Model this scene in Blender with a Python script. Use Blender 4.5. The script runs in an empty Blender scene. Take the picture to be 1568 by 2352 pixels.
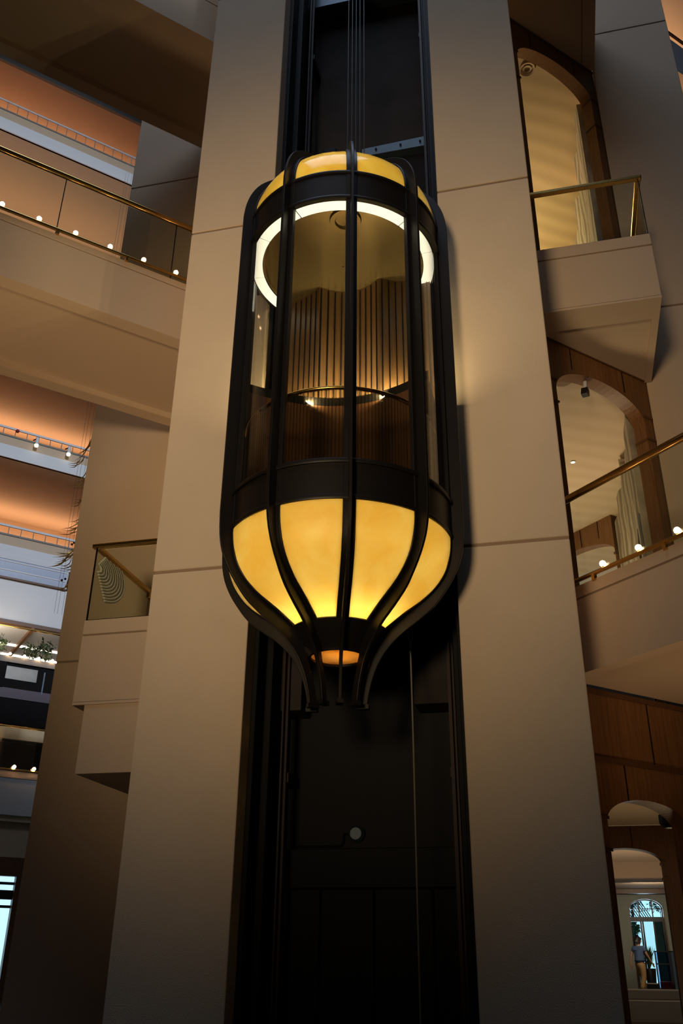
import bpy, math, random
from math import sin, cos, pi, radians, sqrt, hypot
from mathutils import Vector, Matrix

random.seed(7)
scene = bpy.context.scene
COL = scene.collection
S = sqrt(0.5)

# ------------------------------------------------------------------ helpers
def AK(t, k, z):
    """plan frame turned 45 degrees: t runs along the left wing, k across it"""
    return ((t - k) * S, (t + k) * S, z)


class MB:
    """collects shapes and links them as one mesh object"""
    def __init__(self):
        self.v, self.f = [], []

    def add(self, vs, fs):
        o = len(self.v)
        self.v += [tuple(p) for p in vs]
        self.f += [tuple(i + o for i in f) for f in fs]
        return self

    def hexa(self, p):
        return self.add(p, [(3, 2, 1, 0), (4, 5, 6, 7), (0, 1, 5, 4), (1, 2, 6, 5), (2, 3, 7, 6), (3, 0, 4, 7)])

    def box(self, x0, x1, y0, y1, z0, z1):
        return self.hexa([(x0, y0, z0), (x1, y0, z0), (x1, y1, z0), (x0, y1, z0),
                          (x0, y0, z1), (x1, y0, z1), (x1, y1, z1), (x0, y1, z1)])

    def obox(self, t0, t1, k0, k1, z0, z1):
        return self.hexa([AK(t0, k0, z0), AK(t1, k0, z0), AK(t1, k1, z0), AK(t0, k1, z0),
                          AK(t0, k0, z1), AK(t1, k0, z1), AK(t1, k1, z1), AK(t0, k1, z1)])

    def prism(self, poly, vec):
        n = len(poly)
        v = Vector(vec)
        vs = list(poly) + [tuple(Vector(p) + v) for p in poly]
        fs = [tuple(range(n - 1, -1, -1)), tuple(range(n, 2 * n))]
        fs += [(i, (i + 1) % n, n + (i + 1) % n, n + i) for i in range(n)]
        return self.add(vs, fs)

    def tube(self, pts, r, n=10, cap=True):
        pts = [Vector(p) for p in pts]
        rs = r if isinstance(r, (list, tuple)) else [r] * len(pts)
        vs, fs = [], []
        prev = None
        for i, p in enumerate(pts):
            d = (pts[min(i + 1, len(pts) - 1)] - pts[max(i - 1, 0)]).normalized()
            if prev is None:
                a = Vector((0, 0, 1)) if abs(d.z) < 0.9 else Vector((1, 0, 0))
                u = d.cross(a).normalized()
            else:
                u = (prev - d * prev.dot(d)).normalized()
            w = d.cross(u)
            prev = u
            for j in range(n):
                an = 2 * pi * j / n
                vs.append(p + (u * cos(an) + w * sin(an)) * rs[i])
        for i in range(len(pts) - 1):
            for j in range(n):
                fs.append((i * n + j, i * n + (j + 1) % n, (i + 1) * n + (j + 1) % n, (i + 1) * n + j))
        if cap:
            fs.append(tuple(range(n - 1, -1, -1)))
            fs.append(tuple((len(pts) - 1) * n + j for j in range(n)))
        return self.add(vs, fs)

    def lathe(self, prof, a0, a1, n, c, closed=True):
        """profile (r, z) swept round a vertical axis; azimuth 0 faces -y"""
        full = abs(a1 - a0) >= 359.9
        m = len(prof)
        cols = n if full else n + 1
        vs, fs = [], []
        for i in range(cols):
            a = radians(a0 + (a1 - a0) * i / n)
            for r, z in prof:
                vs.append((c[0] + r * sin(a), c[1] - r * cos(a), z))
        mm = m if closed else m - 1
        for i in range(n):
            i2 = (i + 1) % cols
            for j in range(mm):
                j2 = (j + 1) % m
                fs.append((i * m + j, i2 * m + j, i2 * m + j2, i * m + j2))
        if not full and closed:
            fs.append(tuple(range(m)))
            fs.append(tuple((cols - 1) * m + j for j in range(m - 1, -1, -1)))
        return self.add(vs, fs)

    def sphere(self, c, r, n=12, m=8, sz=1.0):
        prof = [(max(r * sin(pi * i / m), 1e-5), c[2] - r * sz * cos(pi * i / m)) for i in range(m + 1)]
        return self.lathe(prof, 0, 360, n, c, closed=False)

    def build(self, name, mat, parent=None, smooth=False, bevel=0.0):
        me = bpy.data.meshes.new(name)
        me.from_pydata(self.v, [], self.f)
        import bmesh
        bm = bmesh.new()
        bm.from_mesh(me)
        bmesh.ops.recalc_face_normals(bm, faces=bm.faces)
        bm.to_mesh(me)
        bm.free()
        me.materials.append(mat)
        if smooth:
            for p in me.polygons:
                p.use_smooth = True
            try:
                me.set_sharp_from_angle(angle=radians(38))
            except Exception:
                pass
        o = bpy.data.objects.new(name, me)
        COL.objects.link(o)
        if bevel:
            b = o.modifiers.new('bevel', 'BEVEL')
            b.width = bevel
            b.segments = 2
            b.limit_method = 'ANGLE'
        if parent is not None:
            o.parent = parent
            o.matrix_parent_inverse = Matrix.Translation(-Vector(parent.location))
        return o


def tag(o, label, cat, group=None, kind=None):
    o['label'] = label
    o['category'] = cat
    if group:
        o['group'] = group
    if kind:
        o['kind'] = kind
    return o


def struct(o, label, cat='wall'):
    return tag(o, label, cat, kind='structure')


def thing(name, loc, label, cat, group=None, kind=None):
    o = bpy.data.objects.new(name, None)
    COL.objects.link(o)
    o.location = loc
    o.empty_display_size = 0.1
    return tag(o, label, cat, group, kind)


def copy_tree(o, delta=(0, 0, 0)):
    c = o.copy()
    COL.objects.link(c)
    c.location = Vector(o.location) + Vector(delta)
    for ch in [x for x in bpy.data.objects if x.parent == o]:
        d = ch.copy()
        COL.objects.link(d)
        d.parent = c
        d.matrix_parent_inverse = ch.matrix_parent_inverse.copy()
    return c

# ---------------------------------------------------------------- materials
def new_mat(name):
    m = bpy.data.materials.new(name)
    m.use_nodes = True
    nt = m.node_tree
    for n in list(nt.nodes):
        nt.nodes.remove(n)
    out = nt.nodes.new('ShaderNodeOutputMaterial')
    return m, nt, out


def N(nt, kind, **kw):
    n = nt.nodes.new(kind)
    for k, v in kw.items():
        if k.startswith('i_'):
            key = k[2:].replace('_', ' ')
            n.inputs[key].default_value = v
        else:
            setattr(n, k, v)
    return n


def coords(nt, scale=(1, 1, 1), rot=(0, 0, 0)):
    tc = N(nt, 'ShaderNodeTexCoord')
    mp = N(nt, 'ShaderNodeMapping')
    mp.inputs['Scale'].default_value = scale
    mp.inputs['Rotation'].default_value = rot
    nt.links.new(tc.outputs['Object'], mp.inputs['Vector'])
    return mp.outputs['Vector']


def plain(name, col, rough=0.5, metal=0.0, noise=0.0, nscale=8.0, bump=0.0, bscale=60.0, spec=0.5, coat=0.0):
    m, nt, out = new_mat(name)
    b = N(nt, 'ShaderNodeBsdfPrincipled')
    b.inputs['Base Color'].default_value = (*col, 1)
    b.inputs['Roughness'].default_value = rough
    b.inputs['Metallic'].default_value = metal
    b.inputs['Specular IOR Level'].default_value = spec
    b.inputs['Coat Weight'].default_value = coat
    v = coords(nt)
    if noise:
        t = N(nt, 'ShaderNodeTexNoise', i_Scale=nscale, i_Detail=5.0)
        nt.links.new(v, t.inputs['Vector'])
        r = N(nt, 'ShaderNodeMapRange')
        r.inputs['To Min'].default_value = 1 - noise
        r.inputs['To Max'].default_value = 1 + noise
        nt.links.new(t.outputs['Fac'], r.inputs['Value'])
        mx = N(nt, 'ShaderNodeVectorMath', operation='SCALE')
        mx.inputs[0].default_value = col
        nt.links.new(r.outputs['Result'], mx.inputs['Scale'])
        nt.links.new(mx.outputs['Vector'], b.inputs['Base Color'])
    if bump:
        t2 = N(nt, 'ShaderNodeTexNoise', i_Scale=bscale, i_Detail=3.0)
        nt.links.new(v, t2.inputs['Vector'])
        bp = N(nt, 'ShaderNodeBump')
        bp.inputs['Strength'].default_value = bump
        bp.inputs['Distance'].default_value = 0.01
        nt.links.new(t2.outputs['Fac'], bp.inputs['Height'])
        nt.links.new(bp.outputs['Normal'], b.inputs['Normal'])
    nt.links.new(b.outputs['BSDF'], out.inputs['Surface'])
    return m


def wood(name, c1, c2, rough=0.42):
    m, nt, out = new_mat(name)
    b = N(nt, 'ShaderNodeBsdfPrincipled')
    b.inputs['Roughness'].default_value = rough
    v = coords(nt, scale=(22, 22, 0.9))
    t = N(nt, 'ShaderNodeTexNoise', i_Scale=2.2, i_Detail=6.0, i_Distortion=0.6)
    nt.links.new(v, t.inputs['Vector'])
    r = N(nt, 'ShaderNodeValToRGB')
    r.color_ramp.elements[0].position = 0.33
    r.color_ramp.elements[0].color = (*c1, 1)
    r.color_ramp.elements[1].position = 0.68
    r.color_ramp.elements[1].color = (*c2, 1)
    nt.links.new(t.outputs['Fac'], r.inputs['Fac'])
    nt.links.new(r.outputs['Color'], b.inputs['Base Color'])
    nt.links.new(b.outputs['BSDF'], out.inputs['Surface'])
    return m


def schlick(nt, f0=.04):
    """viewer-independent thin-pane reflectance, same for both faces"""
    lw = N(nt, 'ShaderNodeLayerWeight')
    lw.inputs['Blend'].default_value = .5
    p = N(nt, 'ShaderNodeMath', operation='POWER'); p.inputs[1].default_value = 5.0
    nt.links.new(lw.outputs['Facing'], p.inputs[0])
    m = N(nt, 'ShaderNodeMath', operation='MULTIPLY_ADD')
    m.inputs[1].default_value = 1 - f0; m.inputs[2].default_value = f0
    nt.links.new(p.outputs[0], m.inputs[0])
    return m.outputs[0]


def glass(name, tint=(0.93, 0.95, 0.92), refl=1.0, rough=0.01):
    m, nt, out = new_mat(name)
    tr = N(nt, 'ShaderNodeBsdfTransparent')
    tr.inputs['Color'].default_value = (*tint, 1)
    gl = N(nt, 'ShaderNodeBsdfGlossy')
    gl.inputs['Roughness'].default_value = rough
    gl.inputs['Color'].default_value = (refl, refl, refl, 1)
    mx = N(nt, 'ShaderNodeMixShader')
    nt.links.new(schlick(nt), mx.inputs['Fac'])
    nt.links.new(tr.outputs['BSDF'], mx.inputs[1])
    nt.links.new(gl.outputs['BSDF'], mx.inputs[2])
    nt.links.new(mx.outputs['Shader'], out.inputs['Surface'])
    return m


def fluted(name):
    """clear glass etched with fine upright lines"""
    m, nt, out = new_mat(name)
    tc = N(nt, 'ShaderNodeTexCoord')
    sx = N(nt, 'ShaderNodeSeparateXYZ')
    nt.links.new(tc.outputs['Object'], sx.inputs['Vector'])
    # angle round the cab axis (object data is in world units about the parent origin)
    x = N(nt, 'ShaderNodeMath', operation='ADD'); x.inputs[1].default_value = 1.955
    y = N(nt, 'ShaderNodeMath', operation='ADD'); y.inputs[1].default_value = -8.0
    nt.links.new(sx.outputs['X'], x.inputs[0]); nt.links.new(sx.outputs['Y'], y.inputs[0])
    at = N(nt, 'ShaderNodeMath', operation='ARCTAN2')
    nt.links.new(x.outputs[0], at.inputs[0]); nt.links.new(y.outputs[0], at.inputs[1])
    ms = N(nt, 'ShaderNodeMath', operation='MULTIPLY'); ms.inputs[1].default_value = 190.0
    nt.links.new(at.outputs[0], ms.inputs[0])
    sn = N(nt, 'ShaderNodeMath', operation='SINE'); nt.links.new(ms.outputs[0], sn.inputs[0])
    rg = N(nt, 'ShaderNodeMapRange')
    rg.inputs['From Min'].default_value = -0.2; rg.inputs['From Max'].default_value = 1.0
    rg.inputs['To Min'].default_value = 0.04; rg.inputs['To Max'].default_value = 0.42
    nt.links.new(sn.outputs[0], rg.inputs['Value'])
    tr = N(nt, 'ShaderNodeBsdfTransparent'); tr.inputs['Color'].default_value = (.9, .9, .87, 1)
    gl = N(nt, 'ShaderNodeBsdfGlossy'); gl.inputs['Roughness'].default_value = .08
    gl.inputs['Color'].default_value = (.75, .72, .66, 1)
    mx = N(nt, 'ShaderNodeMixShader')
    nt.links.new(rg.outputs['Result'], mx.inputs['Fac'])
    nt.links.new(tr.outputs['BSDF'], mx.inputs[1]); nt.links.new(gl.outputs['BSDF'], mx.inputs[2])
    nt.links.new(mx.outputs['Shader'], out.inputs['Surface'])
    return m


def emit(name, col, strength):
    m, nt, out = new_mat(name)
    e = N(nt, 'ShaderNodeEmission')
    e.inputs['Color'].default_value = (*col, 1)
    e.inputs['Strength'].default_value = strength
    nt.links.new(e.outputs['Emission'], out.inputs['Surface'])
    return m


def amber(name, col, grough=.16, f0=.04):
    """backlit onyx-like shade: light from lamps inside passes through"""
    m, nt, out = new_mat(name)
    v = coords(nt)
    t = N(nt, 'ShaderNodeTexNoise', i_Scale=3.4, i_Detail=7.0, i_Roughness=0.62, i_Distortion=0.5)
    nt.links.new(v, t.inputs['Vector'])
    r = N(nt, 'ShaderNodeValToRGB')
    r.color_ramp.elements[0].position = 0.28
    r.color_ramp.elements[0].color = (col[0] * .93, col[1] * .82, col[2] * .55, 1)
    r.color_ramp.elements[1].position = 0.66
    r.color_ramp.elements[1].color = (*col, 1)
    nt.links.new(t.outputs['Fac'], r.inputs['Fac'])
    tl = N(nt, 'ShaderNodeBsdfTranslucent')
    nt.links.new(r.outputs['Color'], tl.inputs['Color'])
    df = N(nt, 'ShaderNodeBsdfDiffuse'); df.inputs['Color'].default_value = (.42, .27, .10, 1)
    mx = N(nt, 'ShaderNodeMixShader'); mx.inputs['Fac'].default_value = .18
    nt.links.new(tl.outputs['BSDF'], mx.inputs[1]); nt.links.new(df.outputs['BSDF'], mx.inputs[2])
    gl = N(nt, 'ShaderNodeBsdfGlossy'); gl.inputs['Roughness'].default_value = grough
    m2 = N(nt, 'ShaderNodeMixShader')
    nt.links.new(schlick(nt, f0), m2.inputs['Fac'])
    nt.links.new(mx.outputs['Shader'], m2.inputs[1]); nt.links.new(gl.outputs['BSDF'], m2.inputs[2])
    nt.links.new(m2.outputs['Shader'], out.inputs['Surface'])
    return m


def striped(name, c1, c2, scale, rot, rough=.7, distort=3.0):
    m, nt, out = new_mat(name)
    b = N(nt, 'ShaderNodeBsdfPrincipled'); b.inputs['Roughness'].default_value = rough
    v = coords(nt, rot=rot)
    w = N(nt, 'ShaderNodeTexWave', i_Scale=scale, i_Distortion=distort, i_Detail=3.0)
    w.inputs['Detail Scale'].default_value = .6
    nt.links.new(v, w.inputs['Vector'])
    r = N(nt, 'ShaderNodeValToRGB')
    r.color_ramp.elements[0].color = (*c1, 1); r.color_ramp.elements[1].color = (*c2, 1)
    nt.links.new(w.outputs['Fac'], r.inputs['Fac'])
    nt.links.new(r.outputs['Color'], b.inputs['Base Color'])
    nt.links.new(b.outputs['BSDF'], out.inputs['Surface'])
    return m


M = {}
M['stucco'] = plain('stucco_beige', (.60, .48, .35), .9, noise=.05, nscale=2.5, bump=.35, bscale=90, spec=.2)
M['groove'] = plain('stucco_groove', (.30, .21, .14), .95)
M['plaster'] = plain('plaster_beige', (.58, .44, .31), .9, noise=.04, nscale=1.5, bump=.1, bscale=60, spec=.2)
M['white'] = plain('white_plaster', (.72, .72, .74), .8, noise=.03, nscale=1.0)
M['bronze'] = plain('dark_bronze', (.011, .009, .008), .42, .35, noise=.25, nscale=3, spec=.4)
M['bronze_in'] = plain('bronze_ceiling', (.20, .145, .065), .25, .8, noise=.08, nscale=3)
M['black'] = plain('black_steel', (.004, .004, .005), .55, .2, noise=.2, nscale=4, spec=.15)
M['shaft'] = plain('dark_concrete', (.034, .029, .027), .9, noise=.45, nscale=2.2, bump=.3, bscale=20, spec=.15)  # dark concrete with random mottling
M['steel'] = plain('blue_grey_steel', (.07, .10, .13), .45, .5, noise=.2, nscale=6)
M['rust'] = plain('rusty_rail', (.018, .010, .008), .5, .6, noise=.3, nscale=5)
M['cable'] = plain('steel_rope', (.10, .11, .12), .4, .8)
M['cord'] = plain('grey_cord', (.20, .19, .15), .6)
M['brass'] = plain('polished_brass', (.62, .40, .13), .24, 1.0, noise=.06, nscale=9)
M['wood'] = wood('brown_panel_wood', (.15, .062, .020), (.25, .115, .040))
M['wood_dark'] = wood('dark_panel_wood', (.085, .034, .012), (.13, .055, .019))
M['wood_slat'] = wood('slat_wall_wood', (.050, .026, .010), (.075, .040, .015), .45)
M['glass'] = glass('clear_glass', (.93, .95, .92))
M['cabglass'] = glass('cab_glass', (.92, .92, .87))
M['railglass'] = glass('balcony_glass', (.92, .94, .90))
M['smokeglass'] = glass('smoked_glass', (.10, .10, .08))
M['blueglass'] = glass('blue_grey_glass', (.55, .66, .82))
M['fluted'] = fluted('fluted_glass')
M['amber'] = amber('amber_onyx', (.95, .76, .32), .45, .02)
M['amber_gloss'] = amber('amber_onyx_polished', (.94, .78, .30), .12, .05)
M['disc'] = amber('amber_disc', (.24, .145, .05), .4, .02)
M['ring'] = emit('frosted_ring_light', (1.0, .90, .70), 1.7)
M['bulb'] = emit('warm_bulb', (1.0, .66, .38), 110.0)
M['spot'] = emit('spot_lens', (1.0, .86, .60), 3.0)
M['tube'] = emit('white_light_tube', (1.0, .88, .72), 3.2)
M['dot'] = emit('small_downlight', (1.0, .85, .6), 9.0)
M['ceil2'] = striped('streaked_ceiling', (.55, .42, .28), (.60, .47, .32), .9, (0, 0, radians(63)))  # streaks are wave bands in the ceiling colour
M['ceil3'] = striped('streaked_ceiling_upper', (.50, .37, .20), (.60, .45, .25), .8, (0, 0, radians(55)))  # same wave-band streaks in a more golden colour
M['marble'] = striped('veined_marble', (.17, .14, .10), (.42, .36, .26), 1.6, (0, 0, radians(74)), .6, 7.0)
M['grey'] = plain('grey_paint', (.22, .22, .21), .8, noise=.06)
M['greenwall'] = plain('grey_green_plaster', (.30, .32, .27), .9, noise=.05)
M['red'] = plain('red_plastic', (.30, .01, .01), .4)
M['gold'] = plain('gilt_leaf', (.70, .45, .13), .28, 1.0, noise=.2, nscale=30)
M['bead'] = plain('black_bead', (.02, .018, .016), .3)
M['silver'] = plain('smoked_silver', (.20, .19, .175), .45, .5, noise=.5, nscale=1.4)
M['purple'] = plain('mauve_band', (.10, .075, .10), .6, noise=.1)
M['leaf'] = plain('plant_leaf', (.030, .055, .018), .5, noise=.4, nscale=12)
M['pot'] = plain('black_planter', (.012, .012, .013), .35)
M['floor'] = plain('polished_stone', (.045, .038, .03), .25, noise=.15, nscale=1.2)
M['ledge'] = plain('pale_ledge_stone', (.50, .47, .42), .6)
M['skin'] = plain('skin', (.42, .22, .14), .55)
M['hair'] = plain('black_hair', (.008, .007, .007), .5)
M['shirt'] = plain('blue_shirt_cloth', (.07, .12, .24), .9, noise=.1, nscale=20)
M['khaki'] = plain('khaki_cloth', (.36, .22, .085), .9, noise=.1, nscale=20)
M['shoe'] = plain('pale_shoe', (.35, .42, .42), .6)
M['sky'] = emit('outdoor_daylight', (.40, .80, 1.0), 1.25)
M['skypanel'] = emit('daylight_window', (.50, .80, 1.0), 1.3)
M['slat'] = plain('dark_pergola_slat', (.03, .05, .06), .7)
M['dframe'] = plain('black_door_frame', (.008, .012, .018), .35, .2)
M['green'] = plain('bright_foliage', (.03, .20, .10), .7, noise=.5, nscale=4)
M['script'] = plain('green_gold_script', (.12, .14, .03), .4, .3)
M['reflection_tone'] = plain('pale_reflection', (.85, .88, .78), .4)  # pale colour standing in for a reflection in the side glass
M['socket'] = plain('brass_socket', (.35, .22, .08), .35, 1.0)
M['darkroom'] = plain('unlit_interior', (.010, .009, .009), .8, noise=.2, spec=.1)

# ------------------------------------------------------------------- camera
cam_d = bpy.data.cameras.new('camera')
cam = bpy.data.objects.new('camera', cam_d)
COL.objects.link(cam)
cam_d.sensor_fit = 'VERTICAL'
cam_d.sensor_height = 36.0
cam_d.lens = 36.0 * 2056.12 / 2352.0
cam_d.clip_start = 0.05
cam_d.clip_end = 400
yw, pt, rl = radians(13.62147737), radians(26.73440282), radians(-0.66800343)
fwd = Vector((-sin(yw) * cos(pt), cos(yw) * cos(pt), sin(pt)))
rt = Vector((cos(yw), sin(yw), 0))
dn = fwd.cross(rt)
rt2 = rt * cos(rl) + dn * sin(rl)
dn2 = rt * -sin(rl) + dn * cos(rl)
R3 = Matrix((rt2, -dn2, -fwd)).transposed()
cam.matrix_world = Matrix.Translation((0, 0, 1.5)) @ R3.to_4x4()
scene.camera = cam

# ------------------------------------------------------------ piers (towers)
TY0, TY1 = 8.5, 9.75
JZ = [5.37, 10.40, 15.45]

def pier(name, x0, x1, label):
    mb = MB()
    zs = [0.0] + JZ + [19.5]
    g = .016
    for i in range(len(zs) - 1):
        mb.box(x0, x1, TY0, TY1, zs[i] + (g if i else 0), zs[i + 1] - (g if i < len(zs) - 2 else 0))
    o = mb.build(name, M['stucco'], bevel=.012)
    struct(o, label)
    for z in JZ:
        MB().box(x0 + .014, x1 - .014, TY0 + .014, TY1 - .02, z - g - .004, z + g + .004).build('joint_strip', M['groove'], o)
    return o

pier('wall_left', -4.219, -3.062, 'tall beige stucco pier left of the glass elevator')
pier('wall_right', -0.842, 0.313, 'tall beige stucco pier right of the glass elevator')

# shaft between the piers
mb = MB()
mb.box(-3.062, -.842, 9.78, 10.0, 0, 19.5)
struct(mb.build('wall_back', M['shaft']), 'dark mottled back wall of the elevator shaft')
o = MB().box(-2.92, -.98, 9.766, 9.78, 2.57, 9.0).build('trim_8', M['black']); struct(o, 'black sheet added over the lower shaft back wall', 'trim')  # sheet added to keep the lower shaft dark against the flood
# black steel liners with stepped edges on either side of the shaft
for i, (sx, x) in enumerate(((1, -3.062), (-1, -.842))):
    mb = MB()
    mb.box(min(x, x + sx * .055), max(x, x + sx * .055), 8.74, 9.78, 0, 19.5)
    mb.box(min(x, x + sx * .13), max(x, x + sx * .13), 9.02, 9.78, 0, 19.5)
    o = mb.build('trim_%d' % (i + 1), M['black'], bevel=.006)
    struct(o, 'black steel liner on the %s side of the elevator shaft' % ('left' if i == 0 else 'right'), 'trim')

for i, (x, w) in enumerate(((-2.86, 'left'), (-1.04, 'right'))):
    mb = MB()
    mb.box(x - .035, x + .035, 9.30, 9.34, 0, 19.4)
    mb.box(x - .008, x + .008, 9.22, 9.32, 0, 19.4)
    mb.box(x - .05, x + .05, 9.34, 9.78, 3.2, 3.3).box(x - .05, x + .05, 9.34, 9.78, 10.2, 10.3).box(x - .05, x + .05, 9.34, 9.78, 14.7, 14.8)
    o = mb.build('guide_rail', M['rust'])
    tag(o, 'rust-brown elevator guide rail on the %s side of the shaft' % w, 'rail', 'guide rails in the shaft')

# steel cross beams high in the shaft
o = MB().hexa([(-2.06, 9.55, 12.50), (-.99, 9.55, 12.50), (-.99, 9.77, 12.50), (-2.06, 9.77, 12.50),
               (-2.06, 9.55, 12.66), (-.99, 9.55, 12.70), (-.99, 9.77, 12.70), (-2.06, 9.77, 12.66)]).build('cross_beam', M['steel'], bevel=.004)
tag(o, 'blue-grey steel beam with bolt holes just above the cab roof', 'beam')
for x in (-1.84, -1.46, -1.16):
    MB().tube([(x, 9.556, 12.60), (x, 9.53, 12.60)], .016, 8).build('bolt', M['black'], o)
o = MB().box(-2.92, -.98, 9.5, 9.77, 16.25, 16.75).build('cross_beam', M['steel'], bevel=.004)
tag(o, 'steel beam crossing the very top of the shaft', 'beam')
o = MB().box(-2.66, -2.46, 9.5, 9.79, 11.9, 12.75).build('junction_box', M['black'], bevel=.01)
tag(o, 'black junction box on the shaft wall above the cab, left of the hoist ropes', 'box')
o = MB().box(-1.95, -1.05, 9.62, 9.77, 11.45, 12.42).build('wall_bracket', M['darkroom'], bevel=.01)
tag(o, 'dark recessed bracket under the blue-grey steel beam', 'bracket')

# counterweight screens low in the shaft
for x0, x1, w in ((-3.0, -2.70, 'left'), (-1.45, -1.02, 'right')):
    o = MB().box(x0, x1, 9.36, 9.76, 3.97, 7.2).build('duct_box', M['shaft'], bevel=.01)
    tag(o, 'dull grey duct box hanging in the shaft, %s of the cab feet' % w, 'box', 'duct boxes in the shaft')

# lower shaft door wall
root = thing('landing_door', (-2.0, 9.6, 0), 'black landing doors at the foot of the elevator shaft', 'door')
MB().box(-2.92, -.99, 9.58, 9.77, 2.18, 2.56).build('lintel', M['black'], root, bevel=.008)
for x0, x1 in ((-2.88, -2.52), (-2.50, -1.96), (-1.94, -1.36), (-1.34, -1.0)):
    MB().box(x0, x1, 9.64, 9.76, 0.0, 2.17).build('door_panel', M['black'], root, bevel=.006)
o = thing('alarm_bell', (-2.15, 9.7, 2.715), 'dark round gong with a pipe above the landing doors', 'bell')
MB().tube([(-2.15, 9.78, 2.715), (-2.15, 9.70, 2.715), (-2.15, 9.665, 2.715)], [.085, .085, .06], 20).build('gong', M['steel'], o, smooth=True)
MB().tube([(-2.86, 9.74, 2.6), (-2.33, 9.74, 2.6), (-2.30, 9.74, 2.63), (-2.29, 9.74, 2.72), (-2.22, 9.74, 2.72)], .012, 8).build('pipe', M['black'], o)

# ropes
for i, x in enumerate((-1.965, -1.908, -1.852, -1.796, -1.738)):
    o = MB().tube([(x, 8.2, 10.06), (x, 8.2, 19.4)], .0065, 8).build('hoist_rope', M['cable'], smooth=True)
    tag(o, ('leftmost', 'second from left', 'middle', 'fourth from left', 'rightmost')[i] + ' of the five thin steel hoist ropes above the cab', 'rope', 'hoist ropes')
root = thing('travelling_cable', (-1.35, 8.62, 0), 'thin pale travelling cable hanging below the cab', 'cable')
MB().tube([(-1.37, 8.58, 4.50), (-1.352, 8.6, 4.25), (-1.349, 8.61, 3.4), (-1.351, 8.62, 2.0), (-1.349, 8.62, .02)], .0085, 8).build('cord', M['cord'], root, smooth=True)
MB().tube([(-1.385, 8.58, 4.60), (-1.37, 8.58, 4.46), (-1.35, 8.59, 4.33)], .012, 8).build('loop', M['cord'], root, smooth=True)
MB().tube([(-1.325, 8.58, 4.56), (-1.335, 8.58, 4.44), (-1.35, 8.59, 4.33)], .008, 8).build('loop', M['cord'], root, smooth=True)
MB().box(-1.40, -1.31, 8.54, 8.64, 4.55, 4.95).build('hanger', M['black'], root, bevel=.005)

# -------------------------------------------------------------- elevator cab
CX, CY = -1.955, 8.0
CC = (CX, CY)
cab = thing('elevator_cab', (CX, CY, 3.6), 'capsule-shaped glass elevator cab with glowing amber bowl between the piers', 'elevator')
OUT = [(.50, 10.17), (.64, 10.13), (.79, 10.06), (.94, 9.95), (1.08, 9.81), (1.175, 9.64), (1.232, 9.45), (1.255, 9.25), (1.257, 7.5), (1.257, 5.40),
       (1.243, 5.16), (1.205, 4.98), (1.13, 4.81), (1.03, 4.655), (.94, 4.54), (.83, 4.445), (.745, 4.38), (.605, 4.275),
       (.46, 4.12), (.37, 3.96), (.312, 3.78), (.285, 3.62)]
INN = [(.47, 9.97), (.58, 9.94), (.70, 9.885), (.83, 9.80), (.95, 9.69), (1.04, 9.56), (1.095, 9.41), (1.12, 9.25), (1.12, 7.5), (1.12, 5.30),
       (1.11, 5.10), (1.075, 4.93), (1.01, 4.80), (.925, 4.69), (.835, 4.61), (.73, 4.535), (.64, 4.47), (.47, 4.335),
       (.36, 4.17), (.29, 3.97), (.235, 3.78), (.205, 3.62)]
MULL = [(.05, 10.085), (.25, 10.08), (.47, 10.05), (.61, 10.015), (.79, 9.94), (.935, 9.835), (1.035, 9.71), (1.10, 9.565), (1.137, 9.40), (1.14, 9.25), (1.14, 7.5), (1.14, 5.30),
        (1.13, 5.10), (1.095, 4.92), (1.03, 4.785), (.94, 4.675), (.845, 4.59), (.74, 4.515), (.645, 4.45), (.475, 4.318), (.34, 4.16)]
AZ = [-90, -54, -18, 18, 54, 90]


def radial_strip(outer, inner, az, w, mb):
    """a plate of thickness w lying in the radial plane at azimuth az"""
    a = radians(az)
    d = Vector((sin(a), -cos(a), 0)); n = Vector((cos(a), sin(a), 0))
    c = Vector((CX, CY, 0))
    vs, fs = [], []
    for (ro, zo), (ri, zi) in zip(outer, inner):
        for r, z in ((ro, zo), (ri, zi)):
            for s in (-.5, .5):
                vs.append(c + d * r + n * (s * w) + Vector((0, 0, z)))
    m = len(outer)
    for i in range(m - 1):
        a0, b0 = i * 4, (i + 1) * 4
        fs += [(a0, a0 + 1, b0 + 1, b0), (a0 + 2, b0 + 2, b0 + 3, a0 + 3), (a0, b0, b0 + 2, a0 + 2), (a0 + 1, a0 + 3, b0 + 3, b0 + 1)]
    fs += [(0, 2, 3, 1), ((m - 1) * 4, (m - 1) * 4 + 1, (m - 1) * 4 + 3, (m - 1) * 4 + 2)]
    mb.add(vs, fs)


def dense(prof):
    """Catmull-Rom refinement of a profile"""
    out = []
    n = len(prof)
    for i in range(n - 1):
        p0 = prof[max(i - 1, 0)]; p1 = prof[i]; p2 = prof[i + 1]; p3 = prof[min(i + 2, n - 1)]
        if hypot(p2[0] - p1[0], p2[1] - p1[1]) > .8:
            out.append(p1)
            continue
        for s in range(3):
            t = s / 3
            out.append(tuple(.5 * ((2 * p1[j]) + (-p0[j] + p2[j]) * t + (2 * p0[j] - 5 * p1[j] + 4 * p2[j] - p3[j]) * t * t + (-p0[j] + 3 * p1[j] - 3 * p2[j] + p3[j]) * t ** 3) for j in (0, 1)))
    out.append(prof[-1])
    return out


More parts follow.
